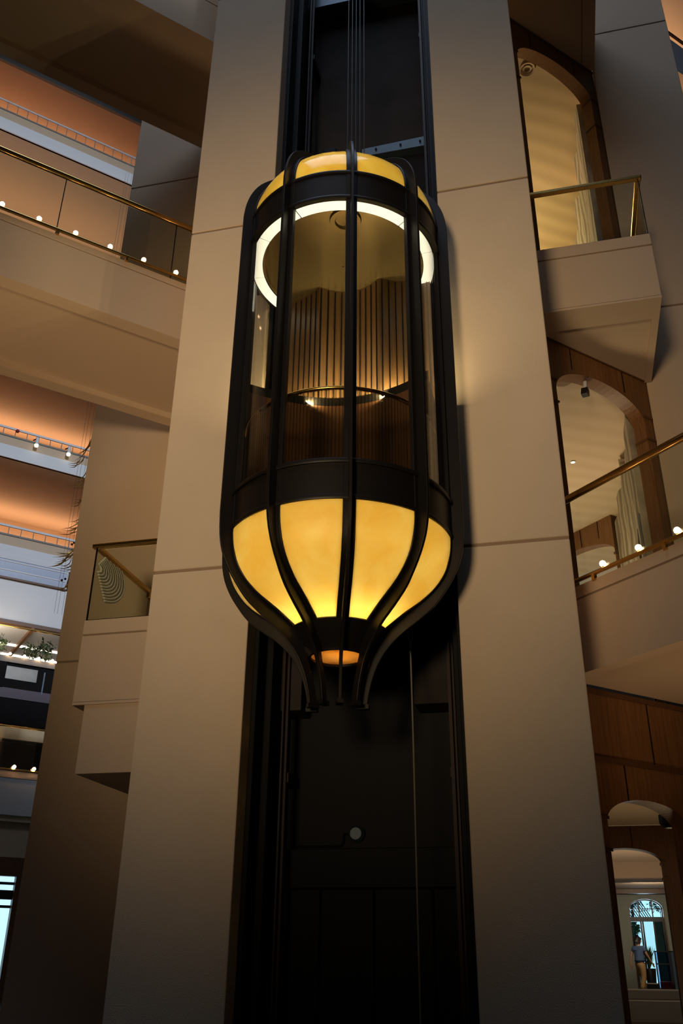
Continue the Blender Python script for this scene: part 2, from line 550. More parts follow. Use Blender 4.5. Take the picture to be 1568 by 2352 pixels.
def dense2(a, b):
    """refine two matched profiles together"""
    oa, ob = [], []
    n = len(a)
    for i in range(n - 1):
        far = hypot(a[i + 1][0] - a[i][0], a[i + 1][1] - a[i][1]) > .8
        for s in range(1 if far else 3):
            t = s / 3
            for prof, o in ((a, oa), (b, ob)):
                p0 = prof[max(i - 1, 0)]; p1 = prof[i]; p2 = prof[i + 1]; p3 = prof[min(i + 2, n - 1)]
                if far:
                    o.append(p1)
                else:
                    if hypot(p1[0] - p0[0], p1[1] - p0[1]) > .8:
                        p0 = (2 * p1[0] - p2[0], 2 * p1[1] - p2[1])
                    if hypot(p3[0] - p2[0], p3[1] - p2[1]) > .8:
                        p3 = (2 * p2[0] - p1[0], 2 * p2[1] - p1[1])
                    o.append(tuple(.5 * ((2 * p1[j]) + (-p0[j] + p2[j]) * t + (2 * p0[j] - 5 * p1[j] + 4 * p2[j] - p3[j]) * t * t + (-p0[j] + 3 * p1[j] - 3 * p2[j] + p3[j]) * t ** 3) for j in (0, 1)))
    oa.append(a[-1]); ob.append(b[-1])
    return oa, ob


DO, DI = dense2(OUT, INN)
MI = [(max(r - .05, .01), z + (.03 if z < 5.2 else 0) - (.03 if z > 9.4 else 0)) for r, z in MULL]
DMO, DMI = dense2(MULL, MI)
for az in AZ:
    mb = MB()
    radial_strip(DO, DI, az, .030, mb)
    rib = mb.build('rib', M['bronze'], cab, smooth=True, bevel=.004)
    mb = MB()
    radial_strip(DMO, DMI, az, .118, mb)
    mb.build('mullion', M['bronze'], rib, smooth=True, bevel=.006)
    # foot plate
    a = radians(az)
    d = Vector((sin(a), -cos(a), 0)); n = Vector((cos(a), sin(a), 0)); c = Vector((CX, CY, 0))
    p = [c + d * r + n * s + Vector((0, 0, z)) for z in (3.585, 3.625) for r, s in ((.19, -.03), (.30, -.03), (.30, .03), (.19, .03))]
    MB().hexa(p).build('rib_foot', M['bronze'], rib)

BOWL = dense([(1.128, 5.235), (1.125, 5.12), (1.105, 5.0), (1.055, 4.85), (.965, 4.715), (.85, 4.607), (.735, 4.53), (.63, 4.46), (.465, 4.333)])
BOWL2 = BOWL + [(r - .012, z + .008) for r, z in reversed(BOWL)]
DOME = dense([(1.125, 9.25), (1.12, 9.40), (1.085, 9.56), (1.02, 9.70), (.92, 9.82), (.78, 9.92), (.60, 9.995), (.42, 10.04), (.2, 10.06)])
DOME2 = DOME + [(max(r - .012, .01), z - .01) for r, z in reversed(DOME)]
for i in range(5):
    a0, a1 = AZ[i] + .3, AZ[i + 1] - .3
    MB().lathe(BOWL2, a0, a1, 14, CC).build('amber_bowl_panel', M['amber'], cab, smooth=True)
    MB().lathe(DOME2, a0, a1, 14, CC).build('amber_dome_panel', M['amber_gloss'], cab, smooth=True)
    MB().lathe([(1.088, 5.60), (1.100, 5.60), (1.100, 8.90), (1.088, 8.90)], a0, a1, 14, CC).build('glass_pane', M['cabglass'], cab, smooth=True)
    MB().lathe([(1.055, 5.62), (1.062, 5.62), (1.062, 6.46), (1.055, 6.46)], a0 + 1.5, a1 - 1.5, 14, CC).build('fluted_pane', M['fluted'], cab, smooth=True)
MB().lathe(BOWL2, 90.3, 269.7, 40, CC).build('bowl_back', M['black'], cab, smooth=True)
MB().lathe(DOME2, 90.3, 269.7, 40, CC).build('dome_back', M['black'], cab, smooth=True)
MB().lathe([(1.08, 8.90), (1.135, 8.90), (1.135, 9.27), (1.08, 9.27)], 0, 360, 96, CC).build('upper_band', M['bronze'], cab, smooth=True)
MB().lathe([(1.08, 5.22), (1.135, 5.22), (1.135, 5.59), (1.08, 5.59)], 0, 360, 96, CC).build('lower_band', M['bronze'], cab, smooth=True)
for z, r in ((8.885, 1.15), (9.255, 1.145), (5.235, 1.145), (5.605, 1.155)):
    MB().lathe([(r - .05, z - .022), (r, z - .022), (r + .006, z), (r, z + .022), (r - .05, z + .022)], -100, 100, 80, CC).build('band_lip', M['bronze'], cab, smooth=True)
MB().lathe([(.47, 4.345), (.485, 4.325), (.40, 4.21), (.30, 4.115), (.285, 4.085), (.26, 4.085), (.26, 4.12), (.36, 4.23)], 0, 360, 64, CC).build('collar', M['bronze'], cab, smooth=True)
MB().lathe([(.001, 4.108), (.262, 4.108), (.262, 4.12), (.001, 4.12)], 0, 360, 48, CC).build('base_disc', M['disc'], cab, smooth=True)
# floor, ceiling, ring light
MB().lathe([(.01, 5.40), (1.10, 5.40), (1.10, 5.50), (.01, 5.50)], 0, 360, 64, CC).build('cab_floor', M['wood_dark'], cab)
MB().lathe([(.01, 8.93), (.92, 8.93), (.93, 8.895), (1.085, 8.895), (1.085, 9.0), (.01, 9.0)], 0, 360, 72, CC).build('cab_ceiling', M['bronze_in'], cab, smooth=True)
ring = MB().lathe([(.95, 8.885), (1.085, 8.885), (1.085, 8.896), (.95, 8.896)], -128, 128, 80, CC).build('light_ring', M['black'], cab, smooth=True)
seg = [-124, -85, -48, -15.7, 18, 54, 86, 124]
for a0, a1 in zip(seg[:-1], seg[1:]):
    MB().lathe([(.957, 8.872), (1.08, 8.872), (1.08, 8.884), (.957, 8.884)], a0 + .45, a1 - .45, 14, CC).build('ring_diffuser', M['ring'], ring, smooth=True)
MB().lathe([(.12, 8.90), (.17, 8.90), (.18, 8.93), (.11, 8.93)], 0, 360, 40, (CX + .2, CY - .73)).build('reflection_ring', M['bronze_in'], cab, smooth=True)  # modelled ring standing in for a reflection in the cab ceiling
# handrail
MB().lathe([(1.0 + .022 * cos(2 * pi * i / 10), 6.50 + .022 * sin(2 * pi * i / 10)) for i in range(10)], -105, 105, 70, CC).build('handrail', M['brass'], cab, smooth=True)
for az in (-72, -36, 36, 72):
    a = radians(az)
    MB().tube([(CX + 1.0 * sin(a), CY - 1.0 * cos(a), 6.49), (CX + 1.07 * sin(a), CY - 1.07 * cos(a), 6.42)], .01, 8).build('handrail_bracket', M['black'], cab)


def back_curve(x):
    """plan of the scalloped rear wall, offset behind the cab axis"""
    if x < -.36:
        u = (x + 1.05) / .69
        return .28 + .22 * (1 - u) + .14 * 4 * u * (1 - u) * .6
    if x > .38:
        u = (x - .38) / .66
        return .28 + .12 * u + .14 * 4 * u * (1 - u) * .6
    u = (x + .36) / .74
    return .28 + .17 * 4 * u * (1 - u)


def wall_strip(f, x0, x1, n, z0, z1, th):
    mb = MB()
    vs = []
    for i in range(n + 1):
        x = x0 + (x1 - x0) * i / n
        y = CY + f(x)
        vs += [(CX + x, y, z0), (CX + x, y, z1), (CX + x, y + th, z0), (CX + x, y + th, z1)]
    fs = []
    for i in range(n):
        a, b = i * 4, i * 4 + 4
        fs += [(a, b, b + 1, a + 1), (a + 2, a + 3, b + 3, b + 2), (a, a + 2, b + 2, b), (a + 1, b + 1, b + 3, a + 3)]
    fs += [(0, 1, 3, 2), (n * 4, n * 4 + 2, n * 4 + 3, n * 4 + 1)]
    return mb.add(vs, fs)


XW0, XW1 = -.98, .98
sw = wall_strip(back_curve, XW0, XW1, 54, 7.05, 8.93, .04).build('slat_wall', M['wood_slat'], cab, smooth=True)
for i in range(26):
    x = -.94 + i * .0752
    y = CY + back_curve(x)
    MB().box(CX + x - .006, CX + x + .006, y - .012, y + .004, 7.22, 8.9).build('slat_groove', M['black'], sw)
trough_f = lambda x: .36 - .42 * (x - .1) ** 2 - .03
wall_strip(lambda x: trough_f(x) - .10, -.98, .98, 40, 7.10, 7.21, .04).build('light_trough', M['bronze'], cab, smooth=True)
wall_strip(lambda x: trough_f(x) - .10, -.98, .98, 40, 5.50, 7.10, .05).build('wainscot', M['wood_dark'], cab, smooth=True)
mb = MB()
n = 40
pts = [(CX + x, CY + trough_f(x) - .06) for x in [-.98 + 1.96 * i / n for i in range(n + 1)]]
back = [(CX + .98, CY + .6), (CX - .98, CY + .6)]
mb.prism([(x, y, 7.10) for x, y in pts + back], (0, 0, .02)).build('trough_shelf', M['bronze'], cab)
mb = MB()
mb.prism([(CX - .99, CY + .5, 5.2), (CX + .99, CY + .5, 5.2), (CX + .93, CY + .95, 5.2), (CX - .93, CY + .95, 5.2)], (0, 0, 4.2)).build('rear_casing', M['black'], cab)
# lifting gear on the roof
for x in (-.045, .045):
    pts = [(CX + .24 + x, 7.62 + .0, 10.0 + 0.0)]
    pts = [(CX + .24 + x, 7.55, 9.99), (CX + .24 + x - .012, 7.55, 10.18), (CX + .24 + x, 7.55, 10.33), (CX + .24 + x + .02, 7.56, 10.18), (CX + .24 + x + .018, 7.57, 9.99)]
    MB().tube(pts, .009, 8).build('lifting_eye', M['steel'], cab, smooth=True)
MB().tube([(CX - .02, 7.75, 9.98), (CX + .0, 7.72, 10.3), (CX + .03, 7.7, 10.5)], .012, 8).build('roof_hook', M['steel'], cab, smooth=True)
MB().box(CX - .12, CX + .32, 8.0, 8.4, 9.96, 10.08).build('rope_hitch', M['black'], cab, bevel=.01)

# ------------------------------------------------------------ lamps of the cab
def light(kind, name, loc, col, energy, size=.1, rot=None, target=None, **kw):
    d = bpy.data.lights.new(name, kind)
    d.color = col
    d.energy = energy
    if kind == 'AREA':
        d.size = size
    elif kind in ('POINT', 'SPOT'):
        d.shadow_soft_size = size
    for k, v in kw.items():
        setattr(d, k, v)
    o = bpy.data.objects.new(name, d)
    COL.objects.link(o)
    o.location = loc
    if target is not None:
        o.rotation_euler = (Vector(target) - Vector(loc)).to_track_quat('-Z', 'Y').to_euler()
    elif rot is not None:
        o.rotation_euler = rot
    return o


light('POINT', 'bowl_lamp', (CX, CY, 4.98), (1, .96, .84), 26, .22)
light('POINT', 'bowl_base_lamp', (CX + .02, CY - .03, 4.33), (1, .98, .95), 66, .08)
light('POINT', 'dome_lamp', (CX, CY - .35, 9.45), (1, .94, .80), 34, .18)
for x in (-.50, -.17, .20, .54):
    light('AREA', 'trough_lamp', (CX + x, CY + trough_f(x) - .045, 7.135), (1, .78, .42), 46 if x < .5 else 66, .3, target=(CX + x * .75, CY + trough_f(x) + .4, 7.46), shape='RECTANGLE', size_y=.03)

# ------------------------------------------------------- balconies, left side
def brass_rail(p0, p1, r, name, parent, mat='brass'):
    return MB().tube([p0, p1], r, 14).build(name, M[mat], parent, smooth=True)


# long upper-left balcony (front edge along the 45 degree wing)
T0, T1 = -7.0, 4.6
root = thing('balcony', AK(2, 10.1, 9.46), 'long left balcony with brass rail and a row of glowing globes', 'balcony')
MB().obox(T0, T1, 10.06, 12.25, 9.50, 10.34).build('slab', M['plaster'], root)
MB().obox(T0, T1, 10.08, 12.25, 10.34, 10.36).build('joint_strip', M['groove'], root)
MB().obox(T0, T1, 10.06, 12.25, 10.36, 10.47).build('curb', M['plaster'], root, bevel=.006)
MB().obox(T0, T1, 10.06, 10.285, 9.455, 9.50).build('soffit_edge', M['plaster'], root)
MB().obox(T0, T1, 12.02, 12.25, 9.40, 9.50).build('soffit_beam', M['plaster'], root)
brass_rail(AK(T0, 10.06, 11.55), AK(T1, 10.06, 11.55), .045, 'handrail', root)
brass_rail(AK(T0, 10.04, 10.53), AK(T1, 10.04, 10.53), .026, 'lower_rail', root)
ts = [-6.96, -5.288, -3.602, -1.916, -.230, 1.456, 3.143, 4.58]
for a, b in zip(ts[:-1], ts[1:]):
    MB().obox(a + .006, b - .006, 10.065, 10.077, 10.47, 11.52).build('glass_pane', M['railglass'], root)
for t in ts[1:-1]:
    MB().obox(t - .006, t + .006, 10.062, 10.08, 10.47, 11.52).build('pane_joint', M['black'], root)
for i in range(-7, 5):
    t = 1.477 + (i - 1) * .99
    if T0 < t < T1:
        MB().obox(t - .02, t + .02, 10.02, 10.07, 10.45, 10.53).build('rail_bracket', M['brass'], root, bevel=.004)


def globe_proto(loc, label, group, r=.034):
    g = thing('globe_lamp', loc, label, 'lamp', group)
    x, y, z = loc
    MB().sphere((x, y, z + r), r * .52, 14, 9).build('bulb', M['bulb'], g, smooth=True)
    MB().sphere((x, y, z + r), r, 18, 12).build('globe', M['globe'], g, smooth=True)
    MB().tube([(x, y, z - .012), (x, y, z + .012)], .012, 10).build('socket', M['socket'], g)
    return g


def globe_mat():
    m, nt, out = new_mat('globe_frosted_glass')
    tr = N(nt, 'ShaderNodeBsdfTransparent'); tr.inputs['Color'].default_value = (1, .93, .85, 1)
    tl = N(nt, 'ShaderNodeBsdfTranslucent'); tl.inputs['Color'].default_value = (1, .86, .7, 1)
    mx = N(nt, 'ShaderNodeMixShader'); mx.inputs['Fac'].default_value = .5
    nt.links.new(tr.outputs['BSDF'], mx.inputs[1]); nt.links.new(tl.outputs['BSDF'], mx.inputs[2])
    nt.links.new(mx.outputs['Shader'], out.inputs['Surface'])
    return m
M['globe'] = globe_mat()

names6 = ['first globe lamp from the left pier on the upper-left brass rail', 'second globe lamp from the left pier on the upper-left brass rail',
          'third globe lamp from the left pier on the upper-left brass rail', 'fourth globe lamp from the left pier on the upper-left brass rail',
          'fifth globe lamp from the left pier on the upper-left brass rail', 'globe lamp at the photo\'s left edge on the upper-left brass rail']
p0 = AK(3.208, 10.035, 10.556)
proto = globe_proto(p0, names6[0], 'globe lamps on the upper-left balcony rail')
for i, t in enumerate((2.709, 2.208, 1.710, 1.203, .709)):
    c = copy_tree(proto, Vector(AK(t, 10.035, 10.556)) - Vector(p0))
    c['label'] = names6[i + 1]

MB().obox(T0, T1, 10.1, 12.2, 10.47, 10.48).build('bounce_sheet', M['darkroom'], bpy.data.objects['balcony'])  # dark sheet added on the slab top to cut bounced light

# top-left bridge
root = thing('balcony', AK(2, 10.1, 15.95), 'dark underside of the topmost left balcony', 'balcony')
MB().obox(T0 - 4, T1, 10.06, 12.25, 16.0, 16.9).build('slab', M['plaster'], root)
MB().obox(T0 - 4, T1, 10.06, 10.32, 15.94, 16.0).build('soffit_edge', M['plaster'], root)
MB().obox(T0 - 4, T1, 12.0, 12.25, 15.88, 16.0).build('soffit_beam', M['plaster'], root)
MB().obox(T0 - 4, T1, 10.08, 12.25, 16.9, 16.925).build('joint_strip', M['groove'], root)
MB().obox(T0 - 4, T1, 10.06, 12.25, 16.925, 17.1).build('curb', M['plaster'], root, bevel=.006)
brass_rail(AK(T0, 10.06, 18.15), AK(T1, 10.06, 18.15), .045, 'handrail', root)

# ----------------------------------------------- corner balconies beside the piers
def corner_balcony(xe, xi, z0, label, full):
    """parapet box between its free end xe and the pier side xi; z0 is the curb top"""
    a, b = min(xe, xi), max(xe, xi)
    sgn = 1 if xe > xi else -1
    r = thing('balcony', ((a + b) / 2, 10, z0 - 1.12), label, 'balcony')
    Y0, Y1 = 10.0, 11.99
    MB().box(a, b, Y0, Y1, z0 - 1.09, z0 - .215).build('parapet', M['plaster'], r, bevel=.006)
    MB().box(a + .012, b - .012, Y0 + .012, Y1, z0 - .215, z0 - .193).build('joint_strip', M['groove'], r)
    MB().box(a, b, Y0, Y1, z0 - .193, z0).build('curb', M['plaster'], r, bevel=.006)
    MB().box(a, b, Y0, Y0 + .44, z0 - 1.12, z0 - 1.08).build('soffit_edge', M['plaster'], r)
    xs0, xs1 = (b - .1, b) if sgn > 0 else (a, a + .1)
    MB().box(xs0, xs1, Y0 + .44, Y1, z0 - 1.12, z0 - 1.08).build('soffit_edge', M['plaster'], r)
    zr = z0 + 1.06
    xr = xe - sgn * .02
    MB().box(a - (.03 if sgn < 0 else 0), b + (.03 if sgn > 0 else 0), Y0 - .03, Y0 + .05, zr - .03, zr + .03).build('front_handrail', M['brass'], r, bevel=.012)
    MB().box(xr - .04, xr + .04, Y0 + .05, Y1 - .3, zr - .03, zr + .03).build('side_handrail', M['brass'], r, bevel=.012)
    MB().box(a + .02, b - .02, Y0 + .02, Y0 + .032, z0, zr - .03).build('front_glass', M['railglass'], r)
    sg = MB().box(xr - .006, xr + .006, Y0 + .04, Y1 - .3, z0, zr - .03).build('side_glass', M['railglass'], r)
    MB().box(xe - sgn * .02 - .006, xe - sgn * .02 + .006, Y0 + .012, Y0 + .038, z0, zr - .03).build('glass_edge', M['black'], r)
    MB().box(a + .02, b - .02, Y0 + .016, Y0 + .036, z0, z0 + .012).build('glass_channel', M['black'], r)
    MB().box(xr - .03, xr + .03, Y1 - .31, Y1 - .02, zr - .10, zr - .02).build('rail_bracket', M['brass'], r, bevel=.008)
    return r, sg


lb, side = corner_balcony(-5.86, -4.30, 5.46, 'small corner balcony with brass rail left of the left pier', True)
MB().box(-5.70, -4.30, 10.02, 11.99, 3.50, 4.36).build('lower_box', M['plaster'], lb, bevel=.006)
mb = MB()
# bright reflection in the side glass, modelled as a ripple: concentric arcs of short beads
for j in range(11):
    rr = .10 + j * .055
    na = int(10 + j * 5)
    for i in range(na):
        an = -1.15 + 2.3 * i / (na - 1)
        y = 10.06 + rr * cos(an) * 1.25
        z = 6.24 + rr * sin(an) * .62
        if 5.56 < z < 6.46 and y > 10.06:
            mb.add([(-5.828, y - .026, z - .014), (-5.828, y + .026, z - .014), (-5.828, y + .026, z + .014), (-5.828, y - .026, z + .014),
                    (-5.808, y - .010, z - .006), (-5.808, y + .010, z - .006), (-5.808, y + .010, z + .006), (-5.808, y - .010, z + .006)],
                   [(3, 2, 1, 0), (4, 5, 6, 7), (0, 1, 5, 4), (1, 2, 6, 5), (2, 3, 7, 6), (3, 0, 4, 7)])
mb.build('reflection_ripple', M['reflection_tone'], side)

corner_balcony(1.90, .36, 10.53, 'small corner balcony with glass guard right of the right pier', False)
# top-right soffit above the upper arch
root = thing('balcony', (1.1, 10, 16.4), 'dark soffit of the topmost right corner balcony', 'balcony')
MB().box(.36, 1.86, 10.0, 11.99, 16.46, 17.5).build('parapet', M['plaster'], root)
MB().box(1.62, 1.64, 10.05, 11.9, 16.45, 16.462).build('joint_strip', M['groove'], root)

# rear walls in the plane y = 12
for nm, x0, x1, js, w in (('wall_left_rear', -7.42, -3.0, (5.597, 10.6, 15.6), 'left'), ('wall_right_rear', 1.83, 3.28, (5.6, 10.80, 17.46), 'right')):
    mb = MB()
    zs = [0] + list(js) + [19 if w == 'left' else 20]
    for i in range(len(zs) - 1):
        mb.box(x0, x1, 12.0, 12.5, zs[i] + (.016 if i else 0), zs[i + 1] - .016)
    o = mb.build(nm, M['plaster'], bevel=.008)
    struct(o, 'beige plaster wall set back behind the %s pier' % w)
    for z in js:
        MB().box(x0 + .012, x1 - .012, 12.014, 12.49, z - .02, z + .02).build('joint_strip', M['groove'], o)

# ------------------------------------------------ right lower balcony (t = 7.30)
KR0, KR1 = -3.0, 7.18
root = thing('balcony', AK(7.3, 5, 4.4), 'right balcony with thick brass rail and glowing globes', 'balcony')
MB().obox(7.30, 9.6, KR0, KR1, 4.42, 5.23).build('slab', M['plaster'], root)
MB().obox(7.315, 9.6, KR0, KR1, 5.23, 5.255).build('joint_strip', M['groove'], root)
MB().obox(7.30, 9.6, KR0, KR1, 5.255, 5.40).build('curb', M['plaster'], root, bevel=.006)
MB().obox(7.30, 7.47, KR0, KR1, 4.385, 4.42).build('soffit_edge', M['plaster'], root)
MB().obox(7.47, 7.485, KR0, KR1, 4.405, 4.42).build('joint_strip', M['groove'], root)
brass_rail(AK(7.30, KR0, 6.52), AK(7.30, KR1, 6.52), .045, 'handrail', root)
brass_rail(AK(7.285, KR0, 5.455), AK(7.285, KR1, 5.455), .026, 'lower_rail', root)
ks = [-2.9, -1.2, .5, 2.2, 3.85, 5.5, 7.16]
for a, b in zip(ks[:-1], ks[1:]):
    MB().obox(7.306, 7.318, a + .006, b - .006, 5.40, 6.49).build('glass_pane', M['glass'], root)
for i in range(7):
    k = 5.47 - i * 1.0 + 1.0
    if k < KR1:
        MB().obox(7.262, 7.31, k - .022, k + .022, 5.37, 5.455).build('rail_bracket', M['brass'], root, bevel=.004)
names3 = ['globe lamp nearest the right pier on the right brass rail', 'second globe lamp from the right pier on the right brass rail', 'globe lamp by the photo\'s right edge on the right brass rail']
p0 = AK(7.28, 6.318, 5.482)
proto2 = globe_proto(p0, names3[0], 'globe lamps on the right balcony rail', r=.036)
for i, k in enumerate((5.805, 5.292)):
    c = copy_tree(proto2, Vector(AK(7.28, k, 5.482)) - Vector(p0))
    c['label'] = names3[i + 1]

# --------------------------------------------------------------- wood arch walls
def arch_curve(tc, hw, zs, rise, n=28):
    return [(tc + hw * cos(pi - pi * i / n), zs + rise * sin(pi * i / n)) for i in range(n + 1)]


def arch_wall(k0, k1, t0, t1, z0, z1, tc, hw, zs, rise, frame=AK):
    """slab along t with an arched opening that reaches its foot"""
    mb = MB()
    cur = arch_curve(tc, hw, zs, rise)
    P = lambda t, z, k: frame(t, k, z)
    vs, fs = [], []
    # left pier, right pier
    for a, b in ((t0, tc - hw), (tc + hw, t1)):
        mb.hexa([P(a, z0, k0), P(b, z0, k0), P(b, z0, k1), P(a, z0, k1), P(a, zs, k0), P(b, zs, k0), P(b, zs, k1), P(a, zs, k1)])
        mb.hexa([P(a, zs, k0), P(b, zs, k0), P(b, zs, k1), P(a, zs, k1), P(a, z1, k0), P(b, z1, k0), P(b, z1, k1), P(a, z1, k1)])
    for (ta, za), (tb, zb) in zip(cur[:-1], cur[1:]):
        mb.hexa([P(ta, za, k0), P(tb, zb, k0), P(tb, zb, k1), P(ta, za, k1), P(ta, z1, k0), P(tb, z1, k0), P(tb, z1, k1), P(ta, z1, k1)])
    return mb


def wood_arch(z_base, z_top, zs, rise, label, idx, bands):
    o = arch_wall(7.21, 7.43, 7.45, 9.775, z_base, z_top, 8.73, .885, zs, rise).build('arched_portal', M['wood'])
    tag(o, label, 'archway')
    for z in bands:
        MB().obox(9.60, 9.79, 7.19, 7.435, z - .018, z + .018).build('moulding', M['wood_dark'], o, bevel=.005)
        MB().obox(7.45, 7.86, 7.19, 7.435, z - .018, z + .018).build('moulding', M['wood_dark'], o, bevel=.005)
    for t in (8.20, 9.26):
        MB().obox(t - .006, t + .006, 7.204, 7.212, zs + rise * .97, z_top).build('panel_seam', M['black'], o)
    MB().obox(7.45, 9.775, 7.19, 7.21, z_top - .05, z_top).build('top_moulding', M['wood_dark'], o)
    return o


wood_arch(5.41, 9.47, 8.62, .45, 'brown wood archway behind the right brass rail', 0, (8.76, 8.38))
wood_arch(10.4, 16.43, 15.58, .45, 'tall brown wood archway behind the small right corner balcony', 1, (15.62, 14.95))
# ground-level panelled wall with arch
o = arch_wall(7.21, 7.45, 7.45, 12.2, 0, 4.39, 8.52, .67, 2.92, .27).build('arched_portal', M['wood'])
tag(o, 'dark wood panelled wall with low arch at ground level right', 'archway')
MB().obox(7.45, 12.2, 7.19, 7.21, 4.33, 4.39).build('top_moulding', M['wood_dark'], o)
MB().obox(7.45, 12.2, 7.185, 7.21, 3.55, 3.61).build('rail_moulding', M['wood_dark'], o)
for t, z0, z1 in ((8.74, 3.61, 4.33), (8.22, 3.16, 3.55), (9.75, 3.61, 4.33), (10.3, 3.0, 3.55)):
    MB().obox(t - .006, t + .006, 7.203, 7.212, z0, z1).build('panel_seam', M['black'], o)
for z in (2.95, 2.62):
    MB().obox(7.45, 7.865, 7.19, 7.455, z - .02, z + .02).build('moulding', M['wood_dark'], o, bevel=.005)

# rooms behind the two upper arches
def room_poly(z, x1=1.56):
    return [AK(7.3, 7.44, z), AK(9.64, 7.44, z), (x1, 17.0, z), (-2.2, 19.5, z), (-3.2, 13.5, z)]

o = MB().prism([AK(7.3, 7.44, 9.09), AK(9.64, 7.44, 9.09), (1.56, 18.2, 9.09), (-2.6, 21.6, 9.09), (-3.4, 13.5, 9.09)], (0, 0, .1)).build('ceiling', M['ceil2']); struct(o, 'streaked beige ceiling of the room behind the lower arch', 'ceiling')
o = MB().prism(room_poly(16.05), (0, 0, .1)).build('ceiling', M['ceil3']); struct(o, 'streaked golden ceiling of the room behind the upper arch', 'ceiling')
o = MB().prism(room_poly(5.30), (0, 0, .1)).build('floor', M['floor']); struct(o, 'floor of the room behind the lower arch', 'floor')
o = MB().prism(room_poly(10.45), (0, 0, .1)).build('floor', M['floor']); struct(o, 'floor of the room behind the upper arch', 'floor')
o = MB().box(1.60, 1.75, 12.175, 19.5, 5.3, 9.2).build('wall_right', M['plaster']); struct(o, 'side wall of the room behind the lower arch')
o = MB().box(1.60, 1.75, 12.175, 19.5, 10.5, 16.2).build('wall_right', M['plaster']); struct(o, 'side wall of the room behind the upper arch')
o = MB().prism([(-2.2, 19.4, 10.5), (1.7, 17.0, 10.5), (1.7, 17.2, 10.5), (-2.2, 19.6, 10.5)], (0, 0, 5.7)).build('wall_far', M['plaster']); struct(o, 'far wall of the room behind the upper arch')
o = MB().prism([(-2.6, 21.4, 5.3), (1.7, 18.0, 5.3), (1.7, 18.2, 5.3), (-2.6, 21.6, 5.3)], (0, 0, 4.0)).build('wall_far', M['white']); struct(o, 'pale far wall seen through the inner arch')


def stone_panel(z0, z1, label, seedv, amp):
    """marble slab with a wavy free edge, standing against the side wall"""
    rnd = random.Random(seedv)
    n = 44
    pts = []
    for i in range(n + 1):
        y = 12.14 + i * (16.2 - 12.14) / n
        w = amp * (.5 + .5 * sin(y * 2.9 + seedv)) + amp * .35 * sin(y * 7.1 + 1.3)
        pts.append((y, z1 - max(0, w)))
    mb = MB()
    vs, fs = [], []
    for y, zt in pts:
        bulge = .03 * sin(y * 5.0) + .02 * sin(y * 11)
        vs += [(1.47 + bulge, y, z0), (1.47 + bulge, y, zt), (1.595, y, z0), (1.595, y, zt)]
    for i in range(n):
        a, b = i * 4, i * 4 + 4
        fs += [(a, b, b + 1, a + 1), (a + 2, a + 3, b + 3, b + 2), (a, a + 2, b + 2, b), (a + 1, b + 1, b + 3, a + 3)]
    fs += [(0, 1, 3, 2), (n * 4, n * 4 + 2, n * 4 + 3, n * 4 + 1)]
    o = mb.add(vs, fs).build('stone_panel', M['marble'], smooth=True)
    return tag(o, label, 'wall panel')


sp = stone_panel(5.42, 9.04, 'tall veined stone panel with wavy edge inside the lower arch', 2.0, .30)
MB().prism([(1.455, 11.9 + .3, 6.45), (1.455, 12.66, 6.55), (1.455, 13.0, 6.9), (1.455, 12.7, 7.32), (1.455, 12.35, 7.25)], (.03, 0, 0)).build('dark_niche', M['darkroom'], sp)
MB().tube([(1.43, 12.09, 7.28), (1.43, 12.05, 6.2)], .022, 10).build('steel_post', M['grey'], sp, smooth=True)
stone_panel(10.56, 16.0, 'pale upright stone panel beside the pillar of the upper arch', 4.4, .22)

# inner wood arch at the back of the lower room (runs across, t = 12.15)
o = arch_wall(12.15, 12.35, 10.22, 13.6, 5.4, 9.09, 11.35, 1.14, 8.35, .36, frame=lambda t, k, z: AK(k, t, z)).build('arched_portal', M['wood'])
tag(o, 'small inner wood arch at the back of the lower arch room', 'archway')
MB().obox(12.13, 12.36, 10.2, 10.24, 8.28, 8.32).build('moulding', M['wood_dark'], o)
for k in (11.0, 10.55):
    MB().obox(12.144, 12.152, k - .008, k + .008, 8.72, 9.08).build('panel_seam', M['black'], o)

# ceiling fittings in the lower room
root = thing('ceiling_diffuser', (.57, 11.16, 9.08), 'round ringed air diffuser in the streaked ceiling', 'diffuser')
for i in range(4):
    r = .035 + i * .032
    MB().lathe([(r, 9.072), (r + .018, 9.064), (r + .018, 9.085), (r, 9.085)], 0, 360, 36, (.57, 11.16)).build('diffuser_ring', M['plaster'], root, smooth=True)
root = thing('security_camera', (.88, 11.26, 9.08), 'white ceiling camera with black head inside the lower arch', 'camera')
MB().tube([(.885, 11.24, 9.10), (.875, 11.28, 8.97)], .026, 14).build('camera_stem', M['white'], root, smooth=True)
MB().hexa([(.80, 11.26, 8.86), (.90, 11.24, 8.86), (.93, 11.34, 8.86), (.83, 11.36, 8.86), (.815, 11.26, 8.97), (.905, 11.24, 8.97), (.935, 11.34, 8.97), (.845, 11.36, 8.97)]).build('camera_head', M['pot'], root, bevel=.006)
o = thing('downlight', (.70, 13.63, 9.08), 'tiny bright downlight in the streaked ceiling', 'lamp')
MB().lathe([(.03, 9.075), (.05, 9.075), (.05, 9.092), (.03, 9.092)], 0, 360, 20, (.70, 13.63)).build('trim_ring', M['white'], o)
MB().lathe([(.001, 9.078), (.03, 9.078), (.03, 9.09), (.001, 9.09)], 0, 360, 20, (.70, 13.63)).build('lamp_lens', M['dot'], o)
o = thing('ceiling_diffuser', (.62, 11.35, 16.04), 'round dim diffuser in the golden ceiling of the upper arch', 'diffuser')
for i in range(2):
    r = .05 + i * .06
    MB().lathe([(r, 16.03), (r + .03, 16.02), (r + .03, 16.045), (r, 16.045)], 0, 360, 30, (.62, 11.35)).build('diffuser_ring', M['plaster'], o, smooth=True)

